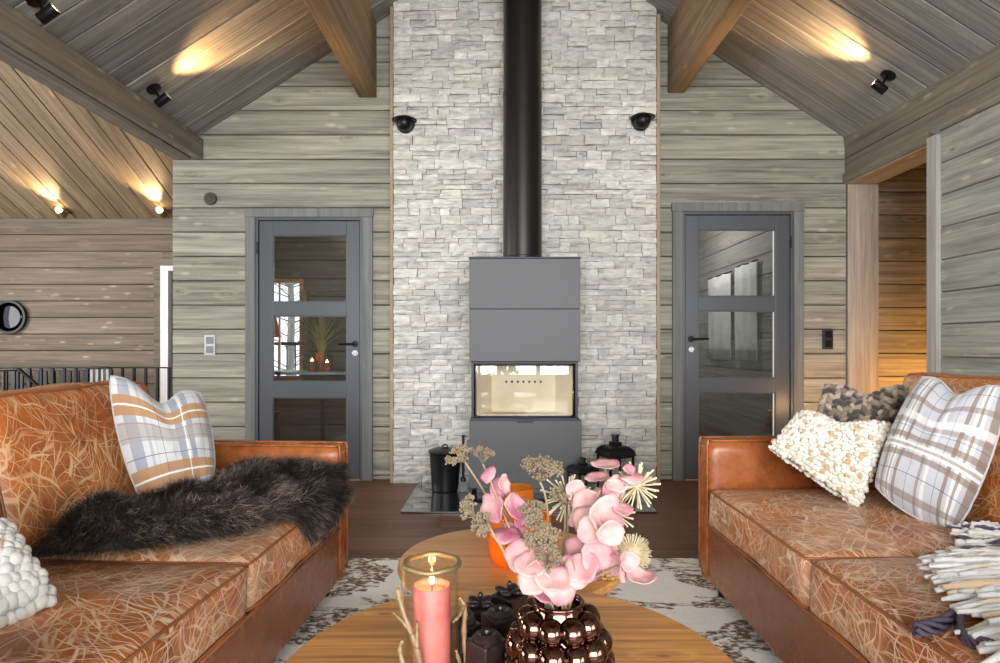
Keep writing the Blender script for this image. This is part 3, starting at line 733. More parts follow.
pr = lambda z0, z1, rr_: [(rr_,z0),(rr_,z1)]
MB().lathe([(.146,1.668),(.146,1.69),(.141,1.695),(.141,2.88)], 40, (.164, 4.52, 0)).build('lower_pipe', M['pipe'], r, smooth=True, angle=40)
MB().lathe([(.143,2.86),(.143,2.89)], 40, (.164, 4.52, 0)).build('pipe_collar', M['pipe'], r, smooth=True, angle=40)
MB().lathe([(.139,2.885),(.139,4.18)], 40, (.164, 4.52, 0)).build('upper_pipe', M['pipe'], r, smooth=True, angle=40)

# hearth plate
o = MB().hexa([(-.625,3.885,0.001),(.985,3.885,0.001),(1.03,4.725,0.001),(-.62,4.725,0.001),(-.625,3.885,.011),(.985,3.885,.011),(1.03,4.725,.011),(-.62,4.725,.011)]).build('hearth_plate', M['hearth'], bevel=.002)
tag(o, 'dark glossy glass hearth plate on the floor in front of the stove', 'hearth plate')
# ash bucket
c = (-.395, 4.46, 0)
r = thing('ash_bucket', (c[0], c[1], .011), 'black lidded ash bucket standing left of the stove', 'bucket')
MB().lathe([(.085,.012),(.094,.016),(.097,.04),(.112,.27),(.116,.285),(.119,.288),(.116,.292)], 32, c).build('bucket_body', M['black'], r, smooth=True, angle=35)
MB().lathe([(.121,.289),(.121,.297),(.10,.306),(.03,.314),(.0,.315)], 32, c).build('lid', M['black'], r, smooth=True, angle=40)
MB().tube(arc((c[0], c[1], .320), .020, 0, PI, 10), .005, 8).ball((c[0], c[1], .315), (.026,.02,.006)).build('lid_handle', M['black'], r, smooth=True)
# fire brush
r = thing('hearth_brush', (-.262, 4.42, .011), 'slim hearth brush with black rod and pale bristles beside the bucket', 'brush')
MB().tube([(-.262, 4.42, .09), (-.262, 4.42, .40)], .010, 10).lathe([(.0,.0),(.012,.0),(.012,.012),(.0,.014)], 12, (-.262, 4.42, .40)).build('rod', M['black'], r, smooth=True, angle=40)
mb = MB(); q = random.Random(2)
for k in range(70):
    a = q.uniform(0, 6.28); s_ = q.uniform(.2, 1)
    mb.tube([(-.262+.012*math.cos(a)*s_, 4.42+.012*math.sin(a)*s_, .10), (-.262+.042*math.cos(a)*s_, 4.42+.042*math.sin(a)*s_, .014)], .0016, 4)
mb.build('bristles', M['bristle'], r)
MB().lathe([(.0,.08),(.018,.082),(.018,.105),(.010,.115),(0,.116)], 14, (-.262, 4.42, 0)).build('ferrule', M['black'], r, smooth=True, angle=40)

# lanterns
def lantern(cx, cy, wd, hb_, ht, rz, label):
    r = thing('lantern', (cx, cy, .011), label, 'lantern', 'black candle lanterns on the hearth')
    T = Matrix.Translation((cx, cy, .011)) @ Matrix.Rotation(rz, 4, 'Z'); h = wd/2; t_ = wd*.035
    MB().box(-h, h, -h, h, .008, .03, T).build('base_tray', M['black'], r, bevel=.002)
    for sx in (-1, 1):
        for sy in (-1, 1):
            x = sx*(h-t_); y = sy*(h-t_)
            MB().box(x-t_, x+t_, y-t_, y+t_, 0, hb_, T).build('corner_post', M['black'], r)
    mb = MB()
    for s_ in (-1, 1):
        mb.box(-h, h, s_*(h-t_)-t_, s_*(h-t_)+t_, hb_-.014, hb_, T); mb.box(s_*(h-t_)-t_, s_*(h-t_)+t_, -h, h, hb_-.014, hb_, T)
    mb.build('top_rim', M['black'], r)
    rf = MB(); n = 8; pr_ = []
    for k in range(n+1):
        a = k/n; pr_.append((h*1.12*(1-a)+h*.36*a if k == 0 else h*(.36+.72*math.cos(a*PI/2)**.9), hb_+(ht-hb_)*.48*math.sin(a*PI/2)))
    for (w0, z0), (w1, z1) in zip(pr_, pr_[1:]):
        rf.add([(-w0,-w0,z0),(w0,-w0,z0),(w0,w0,z0),(-w0,w0,z0),(-w1,-w1,z1),(w1,-w1,z1),(w1,w1,z1),(-w1,w1,z1)], [(0,1,5,4),(1,2,6,5),(2,3,7,6),(3,0,4,7)], T)
    rf.box(-h*1.08, h*1.08, -h*1.08, h*1.08, hb_, hb_+.006, T)
    rf.build('roof', M['black'], r, smooth=True, angle=30)
    zt = pr_[-1][1]
    MB().box(-h*.34, h*.34, -h*.34, h*.34, zt-.004, zt+(ht-zt)*.30, T).lathe([(h*.26,zt),(h*.26,ht-.01),(h*.32,ht-.01),(h*.32,ht),(0,ht+.002)], 16, M=T).build('chimney_cap', M['black'], r, smooth=True, angle=30)
    MB().tube([T @ Vector(p) for p in arc((0, 0, zt+.01), wd*.26, PI*.15, PI*.85, 12, 'yz')], .003, 6).build('carry_ring', M['black'], r, smooth=True)
    for k in range(4):
        Rk = T @ Matrix.Rotation(k*PI/2, 4, 'Z')
        MB().box(-h+2*t_, h-2*t_, -h+t_, -h+t_+.003, .03, hb_-.014, Rk).build('glass_pane', M['jar'], r)
    c_ = thing('pillar_candle', (cx, cy, .042), label.replace('lantern', 'candle').split(' candle')[0]+' lantern candle, white and lit', 'candle', 'lit candles inside the lanterns')
    tag(c_, ('lit white pillar candle inside the larger black lantern' if wd > .2 else 'lit white pillar candle inside the smaller black lantern'))
    hc = hb_*.42
    MB().lathe([(.03,.042),(.032,.044),(.032,hc),(.028,hc+.003),(.0,hc-.004)], 20, (cx, cy, 0)).build('wax_body', M['whitewax'], c_, smooth=True, angle=50)
    MB().lathe([(.0,hc+.002),(.006,hc+.008),(.007,hc+.016),(.003,hc+.03),(0,hc+.038)], 10, (cx, cy, 0)).build('flame', M['flame'], c_, smooth=True)
lantern(.785, 4.22, .185, .30, .435, math.radians(20), 'larger black lantern with domed roof on the right side of the hearth')
lantern(.553, 4.14, .150, .205, .29, math.radians(24), 'smaller black lantern with domed roof close to the stove')

# ------------------------------------------------------------------ wall and ceiling fittings
def eyeball(x, z, label):
    r = thing('wall_lamp', (x, SYF-.02, z), label, 'wall lamp', 'round black wall lamps on the stone')
    T = Matrix.Translation((x, SYF-.012, z)) @ Matrix.Rotation(PI/2, 4, 'X')
    MB().lathe([(.070,-.03),(.070,.006),(.062,.012),(.0,.013)], 28, M=T).build('wall_plate', M['black'], r, smooth=True, angle=40)
    MB().ball((x, SYF-.075, z-.012), .060, 24, 14).build('ball_shade', M['black'], r, smooth=True)
    mb = MB(); mb.lathe([(.066,-.004),(.092,-.001),(.095,.003),(.090,.006),(.062,.012)], 28, (x, SYF-.078, z+.006)).build('brim', M['black'], r, smooth=True, angle=40)
eyeball((405.5-500)/131.5, 2.735, 'round black ball wall lamp on the stone left of the flue')
eyeball((641-500)/131.5, 2.755, 'round black ball wall lamp on the stone right of the flue')
def ceiling_spot(x, y, side, label, p, tgt):
    z = roof(x); r = thing('ceiling_spotlight', (x, y, z), label, 'spotlight', 'black spotlights on the board ceiling')
    nrm = Vector((-SL*side, 0, -1)).normalized(); up = Vector((-1*side, 0, SL)).normalized()
    q_ = nrm.to_track_quat('Z', 'Y').to_matrix().to_4x4(); c = Vector((x, y, z))
    MB().lathe([(.047,0),(.047,.010),(.042,.014),(.0,.015)], 24, M=Matrix.Translation(c) @ q_).build('ceiling_plate', M['black'], r, smooth=True, angle=40)
    h = c+nrm*.10+Vector((-.02*side,-.02,0)); d = (Vector(tgt)-h).normalized()
    MB().tube([c+nrm*.01, h-d*.01], .008, 8).build('arm', M['black'], r, smooth=True)
    qd = d.to_track_quat('Z', 'Y').to_matrix().to_4x4(); T = Matrix.Translation(h) @ qd
    MB().lathe([(.0,-.05),(.026,-.05),(.029,-.046),(.029,.045),(.026,.045),(.026,.035)], 24, M=T).build('lamp_head', M['black'], r, smooth=True, angle=40)
    MB().lathe([(.0255,.036),(.0255,.038),(.0,.038)], 20, M=T).build('lens', M['lens'], r)
    l = bpy.data.lights.new('spot_light', 'SPOT'); l.energy = p; l.color = (1,.58,.24); l.spot_size = math.radians(78); l.spot_blend = .9; l.shadow_soft_size = .03
    o = bpy.data.objects.new('spot_light', l); COL.objects.link(o); o.parent = r
    o.location = h+d*.06-OFF[r.name]; o.rotation_euler = d.to_track_quat('-Z', 'Y').to_euler()
def rt(x, y, d=0): return (x, y, roof(x)-d)
SPW = 70
ceiling_spot(2.50, 3.99, 1, 'black spotlight on the right slope of the ceiling, lit warm', SPW, rt(1.5, 3.99, .0))
ceiling_spot(-2.27, 4.06, -1, 'black spotlight on the left slope above the tie beam, nearer the far wall', SPW, rt(-1.25, 4.06, .0))
ceiling_spot(-2.26, 3.02, -1, 'black spotlight on the left slope cut by the top of the photo', SPW, rt(-1.25, 3.02, .0))
def eave_spot(x, label):
    zc = hz(7.0)
    r = thing('eave_spotlight', (x, 6.98, zc), label, 'spotlight', 'lit spotlights under the hall eave')
    MB().lathe([(.05,0),(.05,-.02),(.0,-.021)], 20, (x, 6.98, zc-.0)).build('ceiling_plate', M['gold'], r, smooth=True, angle=40)
    h = Vector((x, 6.93, zc-.03)); d = Vector((0, -1, HS+.05)).normalized(); T = Matrix.Translation(h) @ d.to_track_quat('Z', 'Y').to_matrix().to_4x4()
    MB().lathe([(0,-.05),(.036,-.05),(.04,-.045),(.04,.04),(.034,.04)], 20, M=T).build('lamp_head', M['gold'], r, smooth=True, angle=40)
    MB().ball(h+d*.055, .030, 14, 9).build('bulb', M['lens'], r, smooth=True)
    l = bpy.data.lights.new('spot_light', 'SPOT'); l.energy = 80; l.color = (1,.66,.32); l.spot_size = math.radians(80); l.spot_blend = .9; l.shadow_soft_size = .04
    o = bpy.data.objects.new('spot_light', l); COL.objects.link(o); o.parent = r
    o.location = h+d*.11-OFF[r.name]; o.rotation_euler = (d+Vector((0,0,.06))).to_track_quat('-Z', 'Y').to_euler()
eave_spot((66-500)*7.0/F, 'lit eave spotlight in the stair hall, left of the pair')
eave_spot((165-500)*7.0/F, 'lit eave spotlight in the stair hall, next to the room corner')
# more eave lights of the same row that stand left of the frame
T90 = lambda x, y, z: Matrix.Translation((x, y, z)) @ Matrix.Rotation(PI/2, 4, 'X')
r = thing('smoke_detector', (-2.258, WY, 2.195), 'small round brown detector on the wall above left of the left door', 'detector')
MB().lathe([(.050,0),(.050,.012),(.046,.022),(.0,.024)], 24, M=T90(-2.258, WY, 2.195)).build('detector_body', plain('detector_rim', (66,58,50), .5), r, smooth=True, angle=40)
MB().lathe([(.030,.022),(.032,.027),(.0,.028)], 24, M=T90(-2.258, WY, 2.195)).build('detector_cap', plain('brown_plastic', (54,47,41), .5), r, smooth=True, angle=40)
def switch(x, z, mat, label, grp=None):
    r = thing('light_switch', (x, WY, z), label, 'switch')
    MB().box(x-.042, x+.042, WY-.010, WY-.001, z-.078, z+.078).build('switch_plate', mat[0], r, bevel=.003)
    for s_ in (-1, 1): MB().box(x-.028, x+.028, WY-.016, WY-.010, z+s_*.036-.027, z+s_*.036+.027).build('rocker', mat[1], r, bevel=.002)
switch(-2.262, 1.055, (plain('switch_frame', (190,190,188), .5), plain('switch_rocker', (120,122,124), .5)), 'pale grey double light switch left of the left door')
switch(2.555, 1.100, (M['matte'], M['black']), 'black double light switch right of the right door')
# round mirror on the hall wall
mx, mz = (8-500)*7.05/F, CH+(345-317)*7.05/F
r = thing('round_mirror', (mx, 7.08, mz), 'round black-framed mirror on the stair hall wall at the left edge', 'mirror')
MB().lathe([(.17,.0),(.19,.0),(.19,.035),(.165,.035),(.165,.01)], 36, M=T90(mx, 7.09, mz)).build('mirror_frame', M['black'], r, smooth=True, angle=40)
MB().lathe([(.166,.012),(.12,.022),(.06,.029),(.0,.031)], 36, M=T90(mx, 7.09, mz)).build('mirror_glass', M['mirror'], r, smooth=True)

# ------------------------------------------------------------------ stair railing
ry = 6.3
r = thing('stair_railing', (-4.6, ry, 0), 'black steel stair railing with round bars behind the left sofa', 'railing')
X = lambda x, y: (x-500)*y/F
zt = CH-22*ry/F
MB().box(X(-40, ry), -2.56, ry-.02, ry+.02, zt-.014, zt+.0).build('top_rail', M['black'], r, bevel=.003)
MB().box(X(-40, ry), -2.56, ry-.015, ry+.015, .06, .085).build('bottom_rail', M['black'], r)
xx = X(169, ry)
k = 0
while xx > X(-38, ry):
    MB().box(xx-.011, xx+.011, ry-.011, ry+.011, .0 if k % 8 == 0 else .085, zt-.014).build('baluster', M['black'], r); xx -= .118; k += 1
ry2 = 6.75; zt2 = CH-25*ry2/F
r = thing('landing_railing', (-5.2, ry2, 0), 'denser black slatted railing farther back at the left edge', 'railing')
MB().box(X(-30, ry2), X(88, ry2), ry2-.02, ry2+.02, zt2-.012, zt2).build('top_rail', M['black'], r)
MB().box(X(-30, ry2), X(88, ry2), ry2-.015, ry2+.015, .04, .07).build('bottom_rail', M['black'], r)
xx = X(86, ry2)
while xx > X(-28, ry2):
    MB().box(xx-.028, xx+.014, ry2-.011, ry2+.011, .07, zt2-.012).build('slat', M['stove_dark'], r); xx -= .087
r = thing('safety_gate', (X(100, 6.1), 6.1, 0), 'small stair gate with pale bars and a black frame', 'gate')
gx0, gx1, gz = X(88, 6.1), X(112, 6.1), CH-22.5*6.1/F
MB().tube([(gx0, 6.1, .0), (gx0, 6.1, gz-.02), (gx0+.02, 6.1, gz), (gx1-.02, 6.1, gz), (gx1, 6.1, gz-.02), (gx1, 6.1, 0)], .011, 8).build('gate_frame', M['black'], r, smooth=True)
for k in range(4):
    x = gx0+.04+k*(gx1-gx0-.08)/3; MB().box(x-.012, x+.012, 6.09, 6.11, .1, gz-.02).build('gate_bar', M['plastic'], r)
MB().box(gx0, gx1, 6.09, 6.11, .08, .1).build('gate_bottom_bar', M['black'], r)
r = thing('handrail', (X(20, 5.9), 5.9, 0), 'black stair handrail sloping down at the left edge', 'handrail')
MB().tube(smoothpath([P(-60, 371, 5.9), P(0, 370, 5.9), P(17, 369.5, 5.9), P(22, 372, 5.9), P(47, 394, 5.9), P(120, 460, 5.9)], 4), .017, 10).build('rail', M['black'], r, smooth=True)
MB().tube([P(4, 370, 5.9), (P(4, 370, 5.9).x, 5.9, 0)], .012, 8).build('post', M['black'], r)

# ------------------------------------------------------------------ assumed unseen lamps for the warm glow at the opening
lx, ly = 2.36, 4.45
r = thing('assumed_floor_lamp', (lx, ly, 0), 'assumed unseen low lamp glowing warm behind the right sofa by the opening', 'lamp')  # assumed lamp, hidden by the sofa, added to warm the post and back wall
MB().lathe([(0,0),(.10,0),(.10,.015),(.012,.02),(.012,.36),(0,.36)], 20, (lx, ly, 0)).build('lamp_stand', M['black'], r, smooth=True, angle=40)
MB().lathe([(.07,.34),(.11,.33),(.09,.50),(.085,.50),(.105,.335)], 24, (lx, ly, 0)).build('lamp_shade', M['shade'], r, smooth=True, angle=40)
MB().ball((lx, ly, .42), .03, 12, 8).build('bulb', M['lens'], r, smooth=True)
lamp_point('lamp_light', (lx, ly, .56), 3, (1,.60,.28), .04, r)
r = thing('assumed_table_lamp', (3.40, 4.55, 0), 'assumed unseen warm lamp low in the passage beyond the opening', 'lamp')  # assumed lamp, out of sight, added for the orange light on the passage wall
MB().lathe([(0,0),(.08,0),(.08,.015),(.012,.02),(.012,.36),(0,.36)], 20, (3.40, 4.55, 0)).build('lamp_stand', M['black'], r, smooth=True, angle=40)
MB().lathe([(.07,.34),(.11,.33),(.09,.50),(.085,.50),(.105,.335)], 24, (3.40, 4.55, 0)).build('lamp_shade', M['shade'], r, smooth=True, angle=40)
lamp_point('lamp_light', (3.40, 4.55, .60), 24, (1,.46,.12), .05, r)

# ------------------------------------------------------------------ study things behind the left glass door
tY = 5.75; tz = CH-27*tY/F
r = thing('desk', (X(330, tY), tY, 0), 'narrow dark desk with a pale edge seen through the left glass door', 'desk')
MB().box(-2.40, X(346, tY)+.15, tY-.02, tY+.45, tz-.025, tz).build('desk_top', M['plastic'], r, bevel=.003)
for x in (-2.38, X(322, tY), X(346, tY)+.1):
    MB().box(x-.015, x+.015, tY, tY+.03, 0, tz-.025).build('leg', M['black'], r)
def pot(x, y, rr_, h, label, plant=False):
    Z = tY+.12; px = X(x, Z)
    r = thing('tealight_pot', (px, Z, tz), label, 'candle pot', 'glowing pots on the study desk')
    MB().lathe([(rr_*.9,tz),(rr_,tz+.01),(rr_,tz+h),(rr_*.8,tz+h),(rr_*.8,tz+h*.5),(0,tz+h*.5)], 18, (px, Z, 0)).build('pot_body', M['pot'], r, smooth=True, angle=40)
    MB().lathe([(0,tz+h*.5),(.012,tz+h*.7),(.014,tz+h),(0,tz+h+.03)], 10, (px, Z, 0)).build('flame', M['flame'], r, smooth=True)
    return px, Z
pot(312, 360, .042, .10, 'left clay candle pot on the desk behind the left door')
pot(327, 362, .038, .085, 'right clay candle pot on the desk behind the left door')
px_, Z_ = X(321, tY+.28), tY+.28
r = thing('potted_grass', (px_, Z_, tz), 'pot of tall feathery grass on the desk behind the left door', 'plant')
MB().lathe([(.05,tz),(.06,tz+.02),(.06,tz+.17),(.05,tz+.17),(.05,tz+.12),(0,tz+.12)], 18, (px_, Z_, 0)).build('pot', M['pot'], r, smooth=True, angle=40)
q = random.Random(5); mb = MB()
for k in range(60):
    a = q.uniform(0, 6.28); b = q.uniform(.02, .24); h = q.uniform(.25, .44)
    d = Vector((math.cos(a)*b, math.sin(a)*b*.5, 0)); B = Vector((px_, Z_, tz+.12))
    mb.tube([B, B+d*.25+Vector((0,0,h*.55)), B+d+Vector((0,0,h))], [.004,.004,.001], 4)
mb.build('leaves', M['grass'], r)
mb = MB()
for k in range(3): mb.tube([(px_+.0, Z_, tz+.3), (px_+.01*k, Z_, tz+.42), (px_-.01+.02*k, Z_, tz+.57)], [.012, .03, .006], 7)
mb.build('plumes', M['stem'], r, smooth=True)
r = thing('study_chair', (-2.2, 5.5, 0), 'black spindle-back chair behind the left glass door', 'chair')
MB().box(-2.36, -1.98, 5.3, 5.6, .43, .46).build('seat', M['black'], r, bevel=.01)
for sx, sy in ((-2.34,5.32),(-2.0,5.32),(-2.34,5.58),(-2.0,5.58)): MB().tube([(sx, sy, 0), (sx, sy, .43)], .014, 8).build('leg', M['black'], r)
mb = MB()
for k in range(6): mb.tube([(-2.34+k*.066, 5.58, .45), (-2.34+k*.066, 5.6, .80)], .007, 6)
mb.tube([(-2.36, 5.6, .80), (-1.98, 5.6, .80)], .014, 8).build('backrest', M['black'], r)
r = thing('hanging_lampshade', (X(270, 6.1), 6.1, 1.25), 'small orange lampshade in front of the study window', 'lamp')
MB().lathe([(.06,1.34),(.10,1.13),(.095,1.13),(.055,1.34)], 20, (X(270, 6.1), 6.1, 0)).build('lamp_shade', M['shade'], r, smooth=True, angle=50)
MB().tube([(X(270, 6.1), 6.1, 1.3), (X(270, 6.1), 6.1, 2.5)], .004, 6).build('cord', M['black'], r)
r = thing('picture_frame', (X(304, 6.35), 6.38, 1.2), 'tall narrow golden wood frame right of the study window', 'picture frame')
MB().box(X(301.5, 6.35), X(306.5, 6.35), 6.36, 6.43, CH-10*6.35/F, CH+55*6.35/F).build('frame_post', M['purlin'], r, bevel=.002)

# ------------------------------------------------------------------ rug and tables
mb = MB()
def rugf(u, v):
    x = -1.85+3.8*u+.006*noise.noise(Vector((v*30, 1, 0))); y = .2+2.86*v+.005*noise.noise(Vector((u*30, 2, 0)))
    e = 1 if 0 < u < 1 and 0 < v < 1 else 0
    return Vector((x, y, .002+e*(.010+.003*noise.noise(Vector((x*30, y*30, 0))))))
mb.grid(rugf, 150, 110)
tag(mb.build('cowhide_rug', M['rug'], smooth=True), 'white cowhide-look rug with mottled brown patches under the tables', 'rug')
def table(cx, cy, R, z, top, label, legs, rim=.028, rz=0):
    r = thing('coffee_table', (cx, cy, .012), label, 'coffee table', 'round nesting coffee tables')
    MB().lathe([(0,z-rim),(R-.012,z-rim),(R-.003,z-rim+.006),(R,z-rim*.5),(R-.002,z-.004),(R-.006,z),(0,z)], 96, (cx, cy, 0)).build('table_top', top, r, smooth=True, angle=30)
    for k in range(legs):
        a = rz+2*PI*k/legs; c_, s_ = math.cos(a), math.sin(a)
        MB().tube([(cx+R*.80*c_, cy+R*.80*s_, .012), (cx+R*.62*c_, cy+R*.62*s_, z-rim)], [.013, .021], 12).build('leg', top, r, smooth=True, angle=50)
    MB().lathe([(R*.55,z-rim-.045),(R*.70,z-rim-.045),(R*.70,z-rim),(R*.55,z-rim)], 48, (cx, cy, 0)).build('apron', top, r)
    return r
TN, TF = .455, .40
table(.018, 1.128, .432, TN, M['oak'], 'nearer round oak coffee table carrying the bubble vase', 4, rz=.6)
table(.03, 1.90, .34, TF, M['oak2'], 'farther, lower round oak coffee table carrying the amber glasses', 3, rz=.3)

# ------------------------------------------------------------------ sofas
def rbox(x0, x1, y0, y1, z0, z1, r, n=(10, 10, 5), crown=0, crownx=0, seed=0, amp=.004, lean=None):
    """soft cushion: rounded box with a crown on top and faint creasing"""
    import bmesh
    c = Vector(((x0+x1)/2, (y0+y1)/2, (z0+z1)/2)); h = Vector(((x1-x0)/2, (y1-y0)/2, (z1-z0)/2)); mb = MB()
    def mp(a, b, d):
        p = Vector((a*h.x, b*h.y, d*h.z)); q = Vector([max(-(h[i]-r), min(h[i]-r, p[i])) for i in range(3)])
        e = p-q
        if e.length > 1e-9:
            e = e.normalized()*r
        p = q+e
        p.z += crown*(1-a*a)*(1-b*b)*(1 if d > 0 else .15)*abs(d)
        p.x += crownx*(1-b*b)*(1-d*d)*(a if abs(a) > .0 else 0)
        w_ = noise.noise(Vector((p.x*5+seed, p.y*5, p.z*5)))*amp*1.6+noise.noise(Vector((p.x*14+seed, p.y*14, p.z*14)))*amp*.6
        p += p.normalized()*w_
        p += c
        if lean: p = lean(p)
        return p
    m = MB(); cache = {}
    def vid(i, j, k):
        key = (i, j, k)
        if key not in cache:
            f = lambda t, nn: math.copysign(abs(2*t/nn-1)**.8, 2*t/nn-1)
            cache[key] = len(m.v); m.v.append(mp(f(i, n[0]), f(j, n[1]), f(k, n[2])))
        return cache[key]
    for i in range(n[0]):
        for j in range(n[1]):
            m.f.append((vid(i,j,0), vid(i,j+1,0), vid(i+1,j+1,0), vid(i+1,j,0)))
            m.f.append((vid(i,j,n[2]), vid(i+1,j,n[2]), vid(i+1,j+1,n[2]), vid(i,j+1,n[2])))
    for i in range(n[0]):
        for k in range(n[2]):
            m.f.append((vid(i,0,k), vid(i+1,0,k), vid(i+1,0,k+1), vid(i,0,k+1)))
            m.f.append((vid(i,n[1],k), vid(i,n[1],k+1), vid(i+1,n[1],k+1), vid(i+1,n[1],k)))
    for j in range(n[1]):
        for k in range(n[2]):
            m.f.append((vid(0,j,k), vid(0,j,k+1), vid(0,j+1,k+1), vid(0,j+1,k)))
            m.f.append((vid(n[0],j,k), vid(n[0],j+1,k), vid(n[0],j+1,k+1), vid(n[0],j,k+1)))
    return m, mp
def mirror_mb(mb, s):
    if s < 0:
        mb.v = [Vector((-p.x, p.y, p.z)) for p in mb.v]; mb.f = [tuple(reversed(f)) for f in mb.f]
    return mb
def sofa(loc, rz, s, label):
    """local frame: x = depth from the front face back, -y = along the seat towards the camera; s=-1 mirrors"""
    r = thing('leather_sofa', loc, label, 'sofa', 'tan leather sofas', rz=rz); local(r)
    Bd = lambda mb, *a, **k: mirror_mb(mb, s).build(*a, **k)
    Ls = 1.88; ta = .11; D = .98
    Bd(MB().box(.006, D-.02, -Ls+ta-.02, -ta+.02, .068, .30), 'base_frame', M['base'], r, bevel=.014, seg=3)
    pm = MB(); pm.tube([(.004, -ta, .297), (.004, -Ls+ta, .297)], .006, 8); Bd(pm, 'base_piping', M['pipel'], r, smooth=True)
    for y0 in (-ta, -Ls):
        m, mp = rbox(0, D, y0, y0+ta, .060, .648, .022, (16, 5, 10), 0, 0, y0, .002)
        arm = Bd(m, 'arm', M['arm'], r, smooth=True)
        pp = MB(); e = .006
        for yy in (y0+.006, y0+ta-.006):
            pp.tube(smoothpath([(.003, yy, .09), (.003, yy, .4), (.003, yy, .628), (.016, yy, .645), (.05, yy, .647), (.5, yy, .648), (D-.03, yy, .647)], 3), .0055, 7)
        Bd(pp, 'arm_piping', M['arm'], arm, smooth=True)
    Bd(rbox(D-.17, D, -Ls+ta-.01, -ta+.01, .075, .80, .03, (5, 16, 8), 0, 0, 3, .003)[0], 'back_frame', M['arm'], r, smooth=True)
    cl = (Ls-2*ta)/2
    for i in range(2):
        y1 = -ta-i*cl; y0 = y1-cl
        m, mp = rbox(.0, .70, y0+.004, y1-.004, .298, .453, .024, (22, 24, 6), .040, 0, i*7+s, .006)
        cu = Bd(m, 'seat_cushion', M['seat'], r, smooth=True)
        path = []
        rim = [(-1+.0, t) for t in np.linspace(-.985, .985, 14)]+[(t, 1.) for t in np.linspace(-.97, .97, 10)]+[(1., t) for t in np.linspace(.97, -.97, 12)]+[(t, -1.) for t in np.linspace(.97, -.97, 10)]
        for dz in (.93, -.93):
            pp = MB(); path = []
            for a, b in rim:
                q_ = mp(a, b, dz); path.append(q_+Vector((-.003*(a < -.9)+.003*(a > .9), .002*np.sign(b)*(abs(b) > .99), .002 if dz > 0 else -.002)))
            pp.tube(path, .0042, 7, closed=True); Bd(pp, 'piping', M['pipel'], cu, smooth=True)
        # back cushion leaning back
        def lean(p, y0=y0, y1=y1):
            k = (p.z-.45)/.47; return Vector((p.x+.13*k+.0, p.y, p.z))
        m, mp = rbox(.665, .86, y0+.004, y1-.004, .45, .93, .045, (8, 22, 14), 0, .035, i*5+s+20, .008, lean)
        bc = Bd(m, 'back_cushion', M['backl'], r, smooth=True)
        for a in (-.80, .80):
            pp = MB(); path = []
            rim2 = [(t, 1.) for t in np.linspace(-.93, .93, 12)]+[(1., t) for t in np.linspace(.93, -.93, 10)]+[(t, -1.) for t in np.linspace(.93, -.93, 12)]+[(-1., t) for t in np.linspace(-.93, .93, 10)]
            for b, d in rim2: path.append(mp(a*1.1, b, d)+Vector((0, .002*np.sign(b)*(abs(b) > .99), .002*np.sign(d)*(abs(d) > .99))))
            pp.tube(path, .0045, 7, closed=True); Bd(pp, 'piping', M['pipel'], bc, smooth=True)
    for x in (.07, D-.08):
        for y in (-.09, -Ls+.09):
            mb = MB(); mb.tube([(x, y, 0), (x, y, .078)], [.018, .026], 12); Bd(mb, 'foot', M['black'], r, smooth=True, angle=40)
    return r
sofa((.855, 2.668, .012), 0, 1, 'tan leather sofa on the right with cream, plaid and brown cushions')
LR = math.radians(-2.6)
sofa((-.655, 2.668, .012), LR, -1, 'tan leather sofa on the left with the dark fur throw').scale = (1, 1, .965)

# ------------------------------------------------------------------ cushions
def pillow_surface(TL, TR, BR, BL, th, chop, n=(26, 24), seed=0, pinch=.07, side=1, bow=0.):
    TL, TR, BR, BL = map(Vector, (TL, TR, BR, BL))
    nrm = ((TR-TL).cross(BL-TL)).normalized()   # towards the viewer for a cushion seen from the front
    H = ((BL-TL).length+(BR-TR).length)/2
    up = ((TL-BL)+(TR-BR)).normalized()
    ctr = (TL+TR+BR+BL)/4
    def fn(u, v, sd=1):
        # u left-right 0..1, v bottom-top 0..1
        a, b = 2*u-1, 2*v-1
        pu = u+pinch*a*-(1-b*b)*.5*-1*.0
        p = (BL*(1-u)+BR*u)*(1-v)+(TL*(1-u)+TR*u)*v
        p = p+(ctr-p)*pinch*((1-b*b)*abs(a)**3+(1-a*a)*abs(b)**3)*.6
        p = p+(p-ctr)*bow*((1-b*b)*abs(a)**2+(1-a*a)*abs(b)**2*(.6 if b < 0 else .2))
        p = p-up*chop*H*math.exp(-(a/.42)**2)*max(0, v-.15)**2
        t_ = ((1-abs(a)**2.6)*(1-abs(b)**2.6))**.55
        wr = 1+.10*noise.noise(Vector((a*2.2+seed, b*2.2, sd)))+.06*noise.noise(Vector((a*5+seed, b*5, sd)))
        t_ *= wr*(1-.35*chop*4*math.exp(-(a/.3)**2)*max(0, v-.3))
        return p+nrm*th*t_*sd+nrm*.004*noise.noise(Vector((a*9, b*9, seed)))
    return fn, nrm
